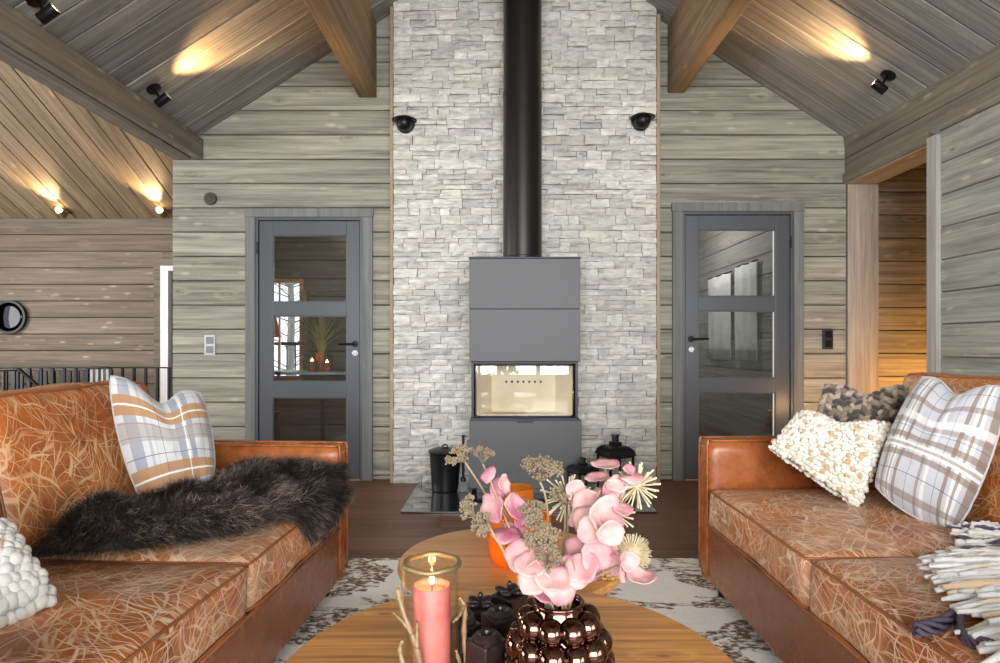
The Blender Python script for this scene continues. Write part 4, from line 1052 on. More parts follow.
def pillow(name, corners, th, chop, mat, label, cat='cushion', seed=0, n=30, group=None, loc=None):
    fn, nrm = pillow_surface(*corners, th, chop, seed=seed, bow=.20, pinch=.0)
    root = Vector(loc) if loc else (Vector(corners[2])+Vector(corners[3]))/2
    mb = MB(); mb.grid(lambda u, v: fn(u, v, 1), n, n); nf = len(mb.f)
    mb.grid(lambda u, v: fn(1-u, v, -1), n, n)
    r = thing(name, root, label, cat, group)
    o = mb.build('cushion_cover', mat, r, smooth=True)
    uvl = o.data.uv_layers.new(name='UVMap'); k = 0
    uvs = [(i/n, j/n) for i in range(n+1) for j in range(n+1)]; uvs = uvs+[(1-a, b) for a, b in uvs]
    for lp in o.data.loops: uvl.data[lp.index].uv = uvs[lp.vertex_index]
    mb = MB(); e = []
    e += [fn(t/20, 0, 0) for t in range(20)]+[fn(1, t/20, 0) for t in range(20)]+[fn(1-t/20, 1, 0) for t in range(20)]+[fn(0, 1-t/20, 0) for t in range(20)]
    mb.tube(e, .0035, 6, closed=True); s_ = mb.build('edge_seam', mat, r, smooth=True)
    return r, fn, nrm
pillow('plaid_cushion', (P(111,376,2.20), P(199,393,2.36), P(212,482,2.30), P(146,508,2.14)), .085, .27, M['plaid_tan'],
       'tan, blue and white plaid cushion leaning on the left sofa', seed=1)
pillow('plaid_cushion', (P(923,377,2.18), P(1006,388,1.96), P(955,530,1.93), P(876,486,2.12)), .080, .17, M['plaid_br'],
       'grey brown and white plaid cushion leaning on the right sofa', seed=4)
def knit_pillow(corners, th, chop, mat, label, nu, nv, rb, seed, jit=.25, edge=None, braid=False):
    fn, nrm = pillow_surface(*corners, th, chop, seed=seed)
    root = (Vector(corners[2])+Vector(corners[3]))/2
    r = thing('knitted_cushion', root, label, 'cushion')
    mb = MB(); mb.grid(lambda u, v: fn(.02+.96*u, .02+.96*v, .9), 18, 18); mb.grid(lambda u, v: fn(.98-.96*u, .02+.96*v, -.9), 18, 18)
    core = mb.build('cushion_cover', edge or mat, r, smooth=True)
    q = random.Random(seed); mb = MB()
    for sd in (1, -1):
        for i in range(nu):
            for j in range(nv):
                if sd < 0 and (i > 1 and i < nu-2 and j > 1 and j < nv-2) and q.random() < .0: continue
                u = (i+.5+(.5 if j % 2 and not braid else 0)*.9+q.uniform(-jit, jit)*.5)/(nu+.45); v = (j+.5+q.uniform(-jit, jit)*.5)/nv
                u = min(.995, max(.005, u)); v = min(.995, max(.005, v))
                p = fn(u, v, sd); du = (fn(min(1,u+.02), v, sd)-fn(max(0,u-.02), v, sd)).normalized(); dv = (fn(u, min(1,v+.02), sd)-fn(u, max(0,v-.02), sd))
                nn = du.cross(dv).normalized()*sd; dv = nn.cross(du)
                if nn.dot(nrm)*sd < 0: nn = -nn
                B = Matrix((du, dv, nn)).transposed().to_4x4()
                k = q.uniform(.8, 1.2)
                ang = (PI/4*(1 if i % 2 else -1) if braid else q.uniform(0, PI))
                mb.ball(p+nn*rb*.15, (rb*1.30*k if braid else rb*1.15*k, rb*.72*k if braid else rb*.9*k, rb*.78*k), 8, 6, B @ Matrix.Rotation(ang, 4, 'Z'))
    # balls placed with orientation: MB.ball applies translation last
    mb.build('knit_stitches', mat, r, smooth=True)
    return r
knit_pillow((P(800,411,2.40), P(897,424,2.20), P(860,511,2.13), P(768,448,2.36)), .06, .17, M['knit_cream'],
            'cream and gold bobble-knit cushion at the far end of the right sofa', 23, 16, .0098, 5, .5, edge=plain('cream_cloth', (238,228,208), .9))
knit_pillow((P(826,384,2.44), P(912,384,2.34), P(898,470,2.30), P(806,445,2.42)), .055, .20, M['knit_brown'],
            'brown chunky-knit cushion tucked behind the cream one', 15, 12, .0145, 6, .2, braid=True)
knit_pillow((P(-165,505,1.30), P(8,526,1.42), P(60,602,1.36), P(-110,705,1.10)), .065, .08, M['knit_white'],
            'white chunky-knit cushion on the left sofa at the left edge', 15, 13, .0165, 9, .25, braid=False)

# ------------------------------------------------------------------ fur throw on the left sofa
def xfront(y): return -.655-.0454*(2.668-y)
def furf(s, t):
    # t along the sofa (near 0 .. far 1), s from the back (0) over the seat to past the front edge (1)
    y = 1.69+.86*t
    xb = xfront(y)-.57-.05*math.sin(t*5)
    lead = [(0,-.50),(.04,-.34),(.09,-.22),(.2,-.11),(.3,-.06),(.4,-.01),(.5,.05),(.62,.15),(.78,.17),(.92,.14),(1,.05)]
    for (t0, a0), (t1, a1) in zip(lead, lead[1:]):
        if t <= t1: ov = a0+(a1-a0)*(t-t0)/(t1-t0); break
    L0 = (xfront(y)-.01)-xb; Ltot = L0+ov; d = s*Ltot
    if d <= L0-.03: x, z = xb+d, .482
    elif d <= L0+.03:
        k = (d-L0+.03)/.06*PI/2; x = xb+L0-.03+.035*math.sin(k); z = .445+.035*math.cos(k)
    else: x = xb+L0+.006; z = .445-(d-L0-.03)
    e = (1-abs(2*s-1)**4)*(1-abs(2*t-1)**6)
    lump = .030+.062*max(0, noise.noise(Vector((x*5.5, y*4.5, 3.1)))+.30)+.034*noise.noise(Vector((x*10, y*10, 1)))
    lump += .060*math.exp(-((t-.84)/.26)**2)*math.exp(-((s-.52)/.42)**2)
    lump += .10*math.exp(-((t-.10)/.11)**2)*math.exp(-((s-.30)/.40)**2)
    lump += .05*math.exp(-((t-.86)/.14)**2)*math.exp(-((s-.86)/.18)**2)
    z_ = z+max(0, lump)*e if d <= L0 else z+max(0, lump)*e*.3
    x_ = x+(lump*e*.7 if d > L0-.03 else 0)
    return Vector((x_, y, z_+.004))
r = thing('sheepskin_throw', (-1.0, 2.1, .47), 'dark brown shaggy sheepskin throw draped over the left sofa seat', 'throw')
gn = (60, 60); mb = MB(); mb.grid(furf, *gn)
hide = mb.build('hide', M['fur'], r, smooth=True)
def fur(n, ln, rad):
    u = np.random.rand(n)*.998+.001; v = np.random.rand(n)*.998+.001
    G = np.array([[tuple(furf(i/gn[0], j/gn[1])) for j in range(gn[1]+1)] for i in range(gn[0]+1)])
    def samp(u, v):
        a = np.clip(u, 0, .9999)*gn[0]; b = np.clip(v, 0, .9999)*gn[1]; i = a.astype(int); j = b.astype(int); fa = (a-i)[:,None]; fb = (b-j)[:,None]
        return (G[i,j]*(1-fa)+G[i+1,j]*fa)*(1-fb)+(G[i,j+1]*(1-fa)+G[i+1,j+1]*fa)*fb
    p = samp(u, v); du = samp(u+.02, v)-samp(u-.02, v); dv = samp(u, v+.02)-samp(u, v-.02)
    nn = np.cross(du, dv); nn /= np.linalg.norm(nn, axis=1)[:,None]+1e-9; nn *= np.sign(nn[:,2:3]+.3)
    comb = np.stack([.5+.55*np.array([noise.noise(Vector((q[0]*6, q[1]*6, 9))) for q in p]), -.3+.9*np.array([noise.noise(Vector((q[0]*6, q[1]*6, 4))) for q in p]), np.full(n, -.10)], 1)
    edge = ((u-.5)*2)**8; edv = ((v-.5)*2)**8
    d = nn*.55+comb*.75+np.random.randn(n,3)*.22+du/np.linalg.norm(du,axis=1)[:,None]*(np.sign(u-.5)*edge)[:,None]*.8+dv/np.linalg.norm(dv,axis=1)[:,None]*(np.sign(v-.5)*edv)[:,None]*.5
    d /= np.linalg.norm(d, axis=1)[:,None]; L_ = ln*(.6+.6*np.random.rand(n))[:,None]
    p1 = p+d*L_*.5; d2 = d+np.array([0,0,-.35])+np.random.randn(n,3)*.12; d2 /= np.linalg.norm(d2,axis=1)[:,None]; p2 = p1+d2*L_*.55
    sidev = np.cross(d, np.random.randn(n,3)); sidev /= np.linalg.norm(sidev,axis=1)[:,None]
    V = np.stack([p-sidev*rad, p+sidev*rad, p1-sidev*rad*.8, p1+sidev*rad*.8, p2], 1).reshape(-1,3)-np.array(OFF[r.name])
    b = np.arange(n)*5
    me = bpy.data.meshes.new('fur'); loops = np.stack([b,b+1,b+3,b+2,b+2,b+3,b+4],1).reshape(-1)
    me.vertices.add(len(V)); me.vertices.foreach_set('co', V.astype(np.float32).reshape(-1))
    me.loops.add(len(loops)); me.loops.foreach_set('vertex_index', loops.astype(np.int32))
    me.polygons.add(2*n); st = np.stack([np.arange(n)*7, np.arange(n)*7+4],1).reshape(-1); me.polygons.foreach_set('loop_start', st.astype(np.int32))
    me.polygons.foreach_set('use_smooth', np.ones(2*n, bool)); me.update(calc_edges=True); me.validate()
    me.materials.append(M['fur']); o = bpy.data.objects.new('fur', me); COL.objects.link(o); o.parent = r; o['kind'] = 'stuff'
fur(60000, .042, .0006)

# ------------------------------------------------------------------ white yarn throw on the right sofa
r = thing('woven_throw', (1.3, 1.4, .48), 'fringed white, tan and purple yarn throw at the near end of the right sofa', 'throw')
q = random.Random(21)
# outline of the fringe ends, from far to near (x position of the end at each y)
ends = [(1.90,1.40),(1.80,1.33),(1.72,1.25),(1.64,1.15),(1.56,1.06),(1.48,1.00),(1.40,.985),(1.30,.96),(1.20,.90),(1.12,.86),(1.02,.85),(.94,.85)]
def xend(y):
    for (y1, a1), (y0, a0) in zip(ends, ends[1:]):
        if y >= y0: return a0+(a1-a0)*(y-y0)/(y1-y0)
    return ends[-1][1]
def zseat(x, y):
    a = (x-.863)/.345-1; b = ((y-1.309)/.415) % 2
    b = (y-1.31)/.41 if y < 1.72 else (y-2.14)/.41
    return .467+.040*(1-min(1, a*a))*(1-min(1, b*b)) if x > .87 else .467
def clothf(u, v):
    y = 1.90-.98*v; xe = xend(y)+.05+.015*noise.noise(Vector((y*30, 0, 0))); x = 1.53+(xe-1.53)*u
    return Vector((x, y, zseat(x, y)+.006+.006*noise.noise(Vector((x*14, y*9, 2)))-(.875-x if x < .875 else 0)))
MB().grid(clothf, 30, 40).build('woven_cloth', plain('white_weave', (214,210,204), .95, 0, .1), r, smooth=True, solid=.006)
for lay, (nn, zo) in enumerate(((84, .008), (80, .016), (50, .024))):
    mb = MB()
    for k in range(nn):
        y = 1.90-(k+.5)/nn*.98+q.uniform(-.006, .006); xe = xend(y)+q.uniform(-.01, .035)+lay*q.uniform(0, .06); xs_ = 1.53; rr_ = q.uniform(.0045, .0095)
        ph = q.uniform(0, 6); pts = []; m_ = 18; sk = q.uniform(-.07, .07); wv = q.uniform(4, 9)
        for i in range(m_+1):
            t_ = i/m_; x = xs_+(xe-xs_)*t_
            yy = y+.012*math.sin(t_*wv+ph)*t_+sk*t_*t_*.5; zz = zseat(x, yy)+zo+rr_*.6+.006*abs(math.sin(t_*9+ph*2))*(1-t_*.5)
            if x < .875: zz -= (.875-x)*1.0
            pts.append(Vector((x, yy, zz)))
        rs_ = [rr_*(1+.22*math.sin(i*2.1+ph)) for i in range(m_+1)]; rs_[-1] *= .6
        mb.tube(pts, rs_, 7)
    mb.build('yarn_strands', M['yarn'], r, smooth=True)
mb = MB()
def tw(c0, pts, rad):
    pp = smoothpath(pts, 8)
    for s_ in range(5):
        mb.tube([p+Vector((rad*.3*math.cos(i*.4+s_*1.26), rad*math.cos(i*.45+s_*1.26), rad*math.sin(i*.45+s_*1.26)+rad)) for i, p in enumerate(pp)], rad*.42, 7)
tw(0, [P(915,636,1.27), P(945,628,1.28), P(975,600,1.40), P(1010,580,1.48)], .012)
tw(0, [P(960,618,1.30), P(962,640,1.22), P(985,650,1.17), P(1010,655,1.15)], .010)
tw(0, [P(1012,543,1.74), P(985,552,1.72), P(968,560,1.68)], .009)
mb.build('purple_twist', plain('purple_grey_wool', (84,72,88), .9, 0, .3), r, smooth=True)

# ------------------------------------------------------------------ candle glass with driftwood on the near table
cx, cy, z0 = -.110, 1.0, TN+.001
r = thing('hurricane_glass', (cx, cy, z0), 'clear hurricane glass with golden rim and branches holding the pink candle', 'candle holder')
MB().lathe([(0,z0+.004),(.041,z0+.004),(.043,z0+.01),(.043,z0+.245),(.0405,z0+.245),(.0405,z0+.012),(0,z0+.010)], 40, (cx, cy, 0)).build('glass_cylinder', M['jar'], r, smooth=True, angle=50)
mb = MB(); pts = [Vector((cx+.0435*math.cos(a), cy+.0435*math.sin(a), z0+.247+.001*math.sin(5*a))) for a in [2*PI*k/48 for k in range(48)]]
mb.tube(pts, [.0044+.0005*math.sin(k*2.3) for k in range(48)], 10, closed=True).build('rim', M['gold'], r, smooth=True)
mb = MB(); mb.lathe([(.044,z0),(.050,z0+.002),(.050,z0+.008),(.044,z0+.012)], 40, (cx, cy, 0)); mb.build('base_ring', M['gold'], r, smooth=True)
mb = MB(); Q = lambda x, y, d=0: P(x, y, 1.0-d)
def br(pts, r0, r1):
    pp = smoothpath(pts, 6); mb.tube(pp, [r0+(r1-r0)*i/(len(pp)-1)+.0006*math.sin(i*1.7) for i in range(len(pp))], 8)
br([Q(424,700,.045), Q(420,664,.045), Q(414,640,.045), Q(404,614,.04), Q(397,588,.03)], .0065, .0035)
br([Q(412,634,.045), Q(403,622,.045), Q(393,612,.035)], .004, .0018)
br([Q(399,600,.035), Q(395,590,.03)], .003, .002)
br([Q(418,690,.05), Q(405,668,.045), Q(400,650,.04), Q(403,640,.04)], .0055, .003)
br([Q(417,648,.048), Q(417,632,.045), Q(417,622,.045)], .004, .002)
br([Q(404,545+20,-.02), Q(403,590,-.0), Q(404,620,.0)], .002, .003)
br([Q(470,720,.0), Q(466,660,.01), Q(464,630,.01), Q(465,608,.01), Q(459,597,.01)], .0055, .003)
br([Q(464,606,.012), Q(459,616,.03), Q(453,622,.04)], .0035, .002)
br([Q(468,690,.02), Q(460,664,.03), Q(456,650,.035)], .005, .002)
mb.build('branches', M['antler'], r, smooth=True)
r = thing('pillar_candle', (cx, cy, z0+.012), 'tall pink pillar candle burning inside the hurricane glass', 'candle')
h = .213
MB().lathe([(0,z0+.013),(.0285,z0+.013),(.0300,z0+.018),(.0302,z0+.10),(.0298,z0+h-.004),(.0285,z0+h),(.0262,z0+h-.001),(.024,z0+h-.009),(.0,z0+h-.012)], 40, (cx, cy, 0)).build('wax_body', M['wax'], r, smooth=True, angle=60)
MB().tube([(cx, cy, z0+h-.013), (cx+.001, cy, z0+h+.002)], .0012, 6).build('wick', M['matte'], r)
MB().lathe([(0,z0+h-.001),(.003,z0+h+.003),(.0042,z0+h+.008),(.003,z0+h+.017),(.0,z0+h+.028)], 12, (cx, cy, 0)).build('flame', M['flame'], r, smooth=True)
lamp_point('flame_light', (cx, cy, z0+h+.012), .35, (1,.55,.2), .006, r)

# ------------------------------------------------------------------ dark block candle holders
def block(x, y, w_, h, kind, rz, label):
    r = thing('block_candle_holder', (x, y, z0), label, 'candle holder', 'dark block candle holders on the near table')
    T = Matrix.Translation((x, y, z0)) @ Matrix.Rotation(rz, 4, 'Z'); a = w_/2; hm = h*.52
    MB().box(-a*1.12, a*1.12, -a*1.12, a*1.12, 0, hm, T).build('lower_block', M['choc'], r, bevel=.003, seg=3)
    if kind == 'dome':
        MB().box(-a, a, -a, a, hm+.001, h-.011, T).build('upper_block', M['choc'], r, bevel=.003, seg=3)
        MB().lathe([(a*.92,h-.011),(a*.95,h-.007),(a*.80,h-.003),(a*.62,h),(a*.40,h-.002),(a*.34,h-.007),(0,h-.009)], 26, M=T).build('round_lid', M['choc'], r, smooth=True, angle=50)
    else:
        MB().box(-a, a, -a, a, hm+.001, h-.020, T).build('upper_block', M['choc'], r, bevel=.003, seg=3)
        mb = MB()
        for k in range(4):
            mb.ball((0, 0, 0), (a*.52, a*.40, .006), 12, 8, T @ Matrix.Translation((0,0,h-.015)) @ Matrix.Rotation(k*PI/2+.3, 4, 'Z') @ Matrix.Translation((a*.62, 0, 0)) @ Matrix.Rotation(-.25, 4, 'Y'))
        mb.ball((0, 0, 0), (a*.2, a*.2, .008), 10, 6, T @ Matrix.Translation((0, 0, h-.003)))
        mb.build('petal_lid', M['choc'], r, smooth=True)
block(-.021, .985, .050, .143, 'dome', .75, 'dark block candle holder with a round lid, nearest of the cluster')
block(.000, 1.075, .050, .143, 'dome', .55, 'dark block candle holder with a wide round lid in the middle of the cluster')
block(-.062, 1.055, .046, .138, 'dome', .7, 'dark block candle holder with a round lid beside the candle glass')
block(-.036, 1.135, .052, .143, 'petal', .5, 'dark block candle holder with a petal lid, back left of the cluster')
block(.018, 1.175, .052, .148, 'petal', .9, 'dark block candle holder with a petal lid, backmost of the cluster')

# ------------------------------------------------------------------ bubble vase
vx, vy = .089, .95
r = thing('bubble_vase', (vx, vy, z0), 'shiny brown metallic bubble vase holding the flowers', 'vase')
MB().lathe([(0,z0+.002),(.050,z0+.002),(.064,z0+.03),(.070,z0+.09),(.062,z0+.14),(.050,z0+.175),(.0385,z0+.198),(.037,z0+.206),(.0345,z0+.207),(.034,z0+.198),(.045,z0+.17),(.055,z0+.12),(.05,z0+.02),(0,z0+.012)], 40, (vx, vy, 0)).build('vase_body', M['vase'], r, smooth=True)
mb = MB(); mb.tube([(vx+.0375*math.cos(a), vy+.0375*math.sin(a), z0+.206) for a in [2*PI*k/36 for k in range(36)]], .0028, 8, closed=True)
mb.build('vase_rim', M['vase'], r, smooth=True)
mb = MB()
for i, (zz, rr_, n_, br_) in enumerate(((.177,.046,9,.0215),(.146,.060,11,.0225),(.110,.066,12,.0235),(.074,.067,12,.0235),(.040,.063,12,.022),(.020,.055,11,.018))):
    for k in range(n_):
        a = 2*PI*(k+.5*(i % 2))/n_+.2; b = br_*(1+.08*math.sin(k*2.7+i))
        mb.ball((vx+rr_*math.cos(a), vy+rr_*math.sin(a), z0+zz), b, 20, 14)
for k in range(10):
    a = 2*PI*k/10; mb.ball((vx+.066*math.cos(a), vy+.066*math.sin(a), z0+.150), .012, 14, 10)
mb.build('glass_bubbles', M['vase'], r, smooth=True)

# ------------------------------------------------------------------ flowers in the vase
MOUTH = Vector((vx, vy, z0+.195))
q = random.Random(31)
def petal_mb(c, n, rad, cup, asp=1., rot=0):
    n = Vector(n).normalized(); Q_ = n.to_track_quat('Z', 'Y').to_matrix().to_4x4(); T = Matrix.Translation(c) @ Q_ @ Matrix.Rotation(rot, 4, 'Z')
    mb = MB(); ns = 16; vs = [T @ Vector((0, 0, 0))]; rings = 4; sd = q.uniform(0, 50)
    for i in range(1, rings+1):
        f_ = i/rings
        for k in range(ns):
            a = 2*PI*k/ns; rr_ = rad*f_*(1+.26*noise.noise(Vector((math.cos(a)*1.3+sd, math.sin(a)*1.3, 1))))
            x, y = rr_*math.cos(a)*asp, rr_*math.sin(a)
            vs.append(T @ Vector((x, y, cup*rad*(f_**2)*(1+.35*math.sin(2*a+sd))+rad*f_*(.08*math.sin(3*a+sd)+.07*math.sin(5*a+2*sd)*f_))))
    fs = [(0, 1+k, 1+(k+1) % ns) for k in range(ns)]
    for i in range(rings-1):
        for k in range(ns): a = 1+i*ns; fs.append((a+k, a+ns+k, a+ns+(k+1) % ns, a+(k+1) % ns))
    return mb.add(vs, fs)
def stem(r, pts, rad=.0016, name='stem'):
    MB().tube(smoothpath(pts, 6), rad, 6).build(name, M['stem'], r, smooth=True)
def base(k): a = k*1.7; return MOUTH+Vector((.018*math.cos(a), .018*math.sin(a), -.10))
def top(k): a = k*1.7; return MOUTH+Vector((.02*math.cos(a), .02*math.sin(a), 0))
def spray(k, stempts, petals, label):
    r = thing('pink_blossom_stem', base(k), label, 'flower', 'pink petal stems in the bubble vase')
    stem(r, [base(k), top(k)]+[P(*s_) for s_ in stempts])
    for (x, y, Z, pr_, nx, nz, asp) in petals:
        petal_mb(P(x, y, Z), (nx*1.3+q.uniform(-.25,.25), -1, nz*1.2+q.uniform(-.3,.3)), pr_*.93*Z/F, q.uniform(.10, .42)*q.choice((1,1,-1)), asp, q.uniform(-.3, .3)).build('petal', M['petal'], r, smooth=True, solid=.0007)
spray(0, [(535,575,.95),(515,540,.93),(500,505,.92),(490,480,.92)],
  [(488,474,.915,10,-.3,.7,.8),(499,489,.93,13,.3,.2,.8),(503,484,.925,11,1.2,.1,.9),(494,508,.92,15,-.5,.2,1.1),(513,507,.91,15,.8,.7,1.1),(520,514,.925,15,.3,0,.75),(516,528,.93,12,-.3,-.4,1.2),(506,533,.91,15,0,2.6,1.1)], 'pink petal stem leaning far left from the bubble vase')
spray(1, [(548,580,.93),(535,560,.91),(528,545,.90)],
  [(530,545,.93,14,-.2,.2,1),(524,557,.90,17,-.6,.4,1.1),(540,553,.90,14,.5,.3,.9),(530,566,.885,16,.0,1.0,1.1),(545,566,.90,12,.3,0,.9),(534,580,.885,17,-.3,.3,1.1),(552,580,.875,17,.2,1.4,1.2),(523,583,.90,12,-.9,.1,.9),(562,587,.88,17,.2,.6,1.2),(545,591,.90,14,0,.8,1.1)], 'pink petal stem low over the front of the vase rim')
spray(2, [(570,570,.95),(582,545,.94),(590,515,.93),(600,490,.93)],
  [(588,505,.95,17,-.3,.2,1),(603,517,.92,22,.4,.2,1),(585,522,.93,19,-.5,.1,.9),(609,532,.90,15,.2,-.1,1),(591,530,.91,15,-.1,.4,1),(577,518,.96,12,-.7,.3,1),(622,510,.93,11,.7,1.8,1.2),(600,500,.97,14,0,.7,1)], 'tall pink petal stem right of the centre of the vase')
spray(3, [(575,580,.94),(588,565,.92),(592,555,.91)],
  [(580,552,.93,17,-.3,.2,1),(595,556,.91,18,.2,.3,1.1),(583,568,.90,17,-.4,.8,1.1),(598,571,.92,12,.3,0,.8),(570,566,.91,12,-.7,.2,.9),(604,548,.93,14,.5,.3,1),(575,576,.895,13,-.2,1.5,1.2)], 'pink petal stem bunched at the right side of the vase')
spray(4, [(582,582,.93),(600,575,.91),(618,566,.90)],
  [(616,565,.91,12,-.3,.1,.9),(627,562,.90,12,.4,.3,.9),(621,572,.89,12,1.2,.1,.7),(640,578,.90,14,.2,2.4,1.3)], 'pink petal stem drooping right over the table')
spray(5, [(585,560,.97),(598,515,.98),(607,480,.99),(604,468,.99)],
  [(605,465,.985,12,0,2.8,1.3),(597,478,.99,9,-.3,1.9,1.5)], 'thin tall stem with two flat peach petals on top')
spray(6, [(590,560,.95),(612,520,.95),(625,485,.94)],
  [(617,484,.945,11,-.1,.8,1.1),(633,476,.95,9,.4,2.2,1.8),(613,489,.95,12,.1,.1,1),(575,490,.97,11,-.2,.2,1),(628,470,.95,6,.8,.8,2.)], 'pale pink petal stem in front of the larger lantern')
def umbel(k, stempts, c, rad, label, nb=26, tilt=(0,-.3,1)):
    r = thing('dried_umbel', base(k), label, 'dried flower', 'dried umbels in the bubble vase')
    pts = [base(k), top(k)]+[P(*s_) for s_ in stempts]; stem(r, pts, .0018)
    e = pts[-1]; C_ = P(*c); R_ = rad*c[2]/F; d = Vector(tilt).normalized(); mb = MB()
    for i in range(nb):
        a = q.uniform(0, 6.28); s_ = math.sqrt(q.random()); U = d.orthogonal().normalized(); V = d.cross(U)
        p = C_+(U*math.cos(a)+V*math.sin(a))*R_*s_+d*R_*.35*(1-s_*s_)
        mb.tube([e, (e+p)/2+d*R_*.05, p], .0006, 4)
        for j in range(12):
            w_ = Vector((q.gauss(0,1), q.gauss(0,1), q.gauss(0,.7)))*R_*.12; mb.ball(p+w_, q.uniform(.0012,.0024), 5, 4)
            mb.tube([p-d*R_*.1, p+w_], .0004, 3)
    mb.build('flower_head', M['umbel'], r)
umbel(7, [(525,570,.97),(500,520,.98),(482,488,.98),(465,462,.98)], (458,455,.98), 13, 'dried umbel farthest left and highest', 22, (-.6,-.3,.8))
umbel(8, [(530,565,1.0),(505,510,1.02),(490,480,1.02),(483,464,1.02)], (483,453,1.02), 10, 'small dried umbel above the pink petals at the left', 16, (.2,-.3,1))
umbel(9, [(545,560,.96),(548,520,.97),(545,495,.97),(540,482,.97)], (540,468,.97), 20, 'largest dried umbel standing tall at the centre', 40, (0,-.25,1))
umbel(10, [(520,565,.93),(495,535,.92),(475,518,.91)], (468,507,.91), 12, 'dried umbel pointing left under the highest one', 20, (-.9,-.3,.3))
umbel(11, [(520,575,.92),(500,545,.90),(490,528,.90)], (482,523,.90), 13, 'dried umbel low at the left beside the amber glass', 22, (-.6,-.5,.3))
umbel(12, [(545,570,.92),(540,540,.91),(534,522,.91)], (532,512,.91), 14, 'dried umbel in the middle in front of the amber glasses', 24, (0,-.5,.8))
umbel(13, [(550,575,.90),(548,558,.89),(545,545,.89)], (541,535,.89), 17, 'dried umbel low in the centre over the petals', 34, (-.1,-.7,.6))
umbel(14, [(562,560,.97),(565,525,.98),(565,505,.98)], (566,496,.98), 15, 'dried umbel between the two lantern-side stems', 26, (.1,-.4,.8))
umbel(15, [(550,585,.89),(549,572,.88),(547,562,.88)], (548,556,.87), 12, 'dried umbel lowest at the centre of the bouquet', 22, (-.1,-.8,.3))
def burst(k, stempts, c, rad, label, n_=46, front=.5):
    r = thing('straw_burst', base(k), label, 'dried flower', 'spiky straw flowers in the bubble vase')
    stem(r, [base(k), top(k)]+[P(*s_) for s_ in stempts]+[P(*c)], .0018); C_ = P(*c); R_ = rad*c[2]/F; mb = MB()
    for i in range(n_):
        z = 1-2*(i+.5)/n_; a = i*2.39996; s_ = math.sqrt(1-z*z); d = Vector((s_*math.cos(a), s_*math.sin(a)*.7, z)); l = R_*q.uniform(.8, 1.1)
        mb.tube([C_+d*R_*.1, C_+d*l*.7, C_+d*l], [.0009,.0013,.0017], 5)
    mb.ball(C_, R_*.16, 8, 6); mb.build('straw_spikes', M['straw'], r)
burst(16, [(590,555,.98),(615,515,.99)], (637,486,.99), 24, 'pale spiky straw burst in front of the larger lantern')
burst(17, [(565,550,1.0),(568,520,1.02)], (568,497,1.02), 26, 'pale spiky straw burst at the centre in front of the smaller lantern')
burst(18, [(590,560,1.0),(608,535,1.02)], (618,515,1.02), 18, 'small pale spiky straw burst among the right petals', 34)
r = thing('straw_pompon', base(19), 'round fluffy cream straw pompon at the right of the bouquet', 'dried flower')
stem(r, [base(19), top(19), P(595,575,.97), P(630,555,.99)], .0018)
C_ = P(632,553,.99); R_ = 19*.99/F; mb = MB()
for i in range(420):
    z = 1-2*(i+.5)/420; a = i*2.39996; s_ = math.sqrt(1-z*z); d = Vector((s_*math.cos(a), s_*math.sin(a), z)); l = R_*q.uniform(.85, 1.08)
    mb.tube([C_, C_+d*l], [.0006,.0005], 3)
mb.ball(C_, R_*.6, 12, 8); mb.build('straw_tuft', M['straw'], r)
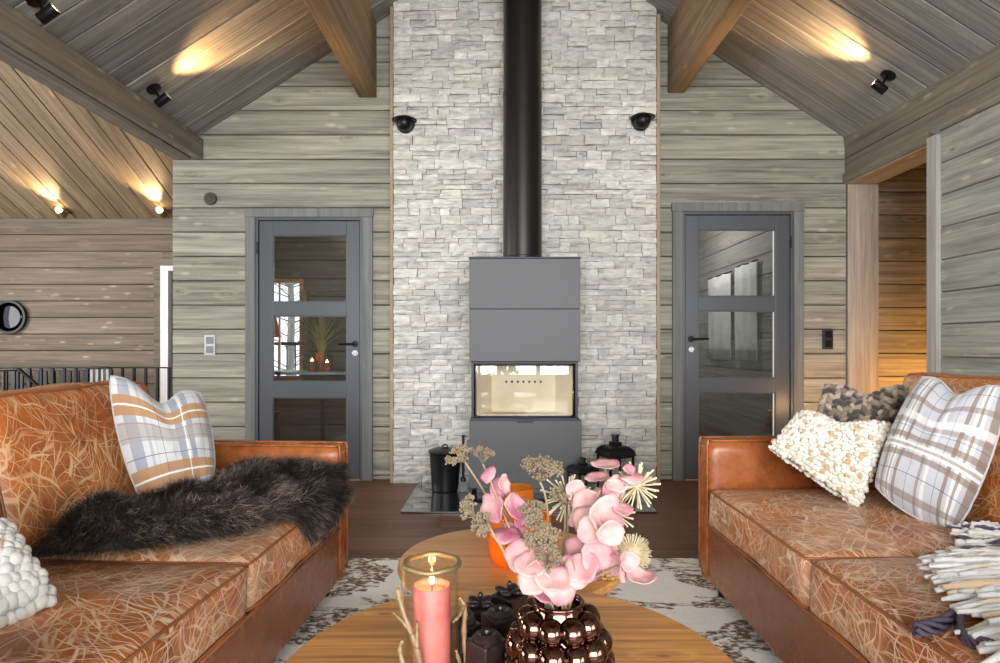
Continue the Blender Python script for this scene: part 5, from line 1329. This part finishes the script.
# wicker basket on the far table
bx, by, bz = .300, 1.765, TF+.001
r = thing('wicker_basket', (bx, by, bz), 'small woven wicker basket on the right of the farther table', 'basket')
mb = MB()
for k in range(26):
    a = 2*PI*k/26; mb.tube([(bx+.044*math.cos(a), by+.044*math.sin(a), bz), (bx+.056*math.cos(a+.06), by+.056*math.sin(a+.06), bz+.028), (bx+.058*math.cos(a), by+.058*math.sin(a), bz+.055)], .0042, 6)
for j in range(5):
    mb.tube([(bx+(.046+.003*j+.003*math.sin(13*a+j*PI))*math.cos(a), by+(.046+.003*j+.003*math.sin(13*a+j*PI))*math.sin(a), bz+.006+j*.011) for a in [2*PI*k/78 for k in range(78)]], .0042, 6, closed=True)
mb.lathe([(0,0),(.045,0),(.045,.004),(0,.004)], 26, (bx, by, bz)); mb.build('woven_body', M['wicker'], r, smooth=True)
MB().tube(smoothpath([(bx-.055, by-.02, bz+.05), (bx-.085, by-.05, bz+.045), (bx-.13, by-.06, bz+.02), (bx-.155, by-.03, bz+.006)], 6), .004, 8).build('loop_handle', M['wicker'], r, smooth=True)

# amber glasses on the far table
def amber(x, y, R_, h, label, p):
    r = thing('amber_candle_glass', (x, y, TF), label, 'candle glass', 'amber candle glasses on the farther table')
    b = TF+.001
    MB().lathe([(0,b),(R_*.62,b),(R_*.82,b+h*.06),(R_*.97,b+h*.25),(R_,b+h*.55),(R_*.97,b+h),(R_*.93,b+h),(R_*.95,b+h*.55),(R_*.90,b+h*.25),(R_*.7,b+h*.10),(0,b+h*.07)], 40, (x, y, 0)).build('glass_body', M['amber'], r, smooth=True, angle=60)
    c_ = thing('tealight', (x, y, b+h*.08), label.replace('amber glass', 'tealight inside the amber glass').replace('amber candle glass', 'amber glass'), 'candle', 'tealights in the amber glasses')
    MB().lathe([(0,b+h*.09),(.02,b+h*.09),(.02,b+h*.09+.016),(0,b+h*.09+.015)], 18, (x, y, 0)).build('wax_body', M['whitewax'], c_, smooth=True, angle=40)
    zf = b+h*.09+.016
    MB().lathe([(0,zf),(.006,zf+.005),(.007,zf+.012),(.0,zf+.032)], 10, (x, y, 0)).build('flame', M['flame'], c_, smooth=True)
    lamp_point('flame_light', (x, y, zf+.02), p, (1,.5,.12), .006, c_)
    return r, c_
a1, c1 = amber((519.5-500)*1.86/F, 1.86, .097, .145, '', 2.4); a1['label'] = 'wide amber candle glass at the front of the farther table'; c1['label'] = 'burning tealight inside the wide front amber glass'
a2, c2 = amber((516-500)*2.08/F, 2.09, .062, .175, '', .3); a2['label'] = 'tall narrow amber candle glass behind the wide one'; c2['label'] = 'tealight inside the tall rear amber glass'
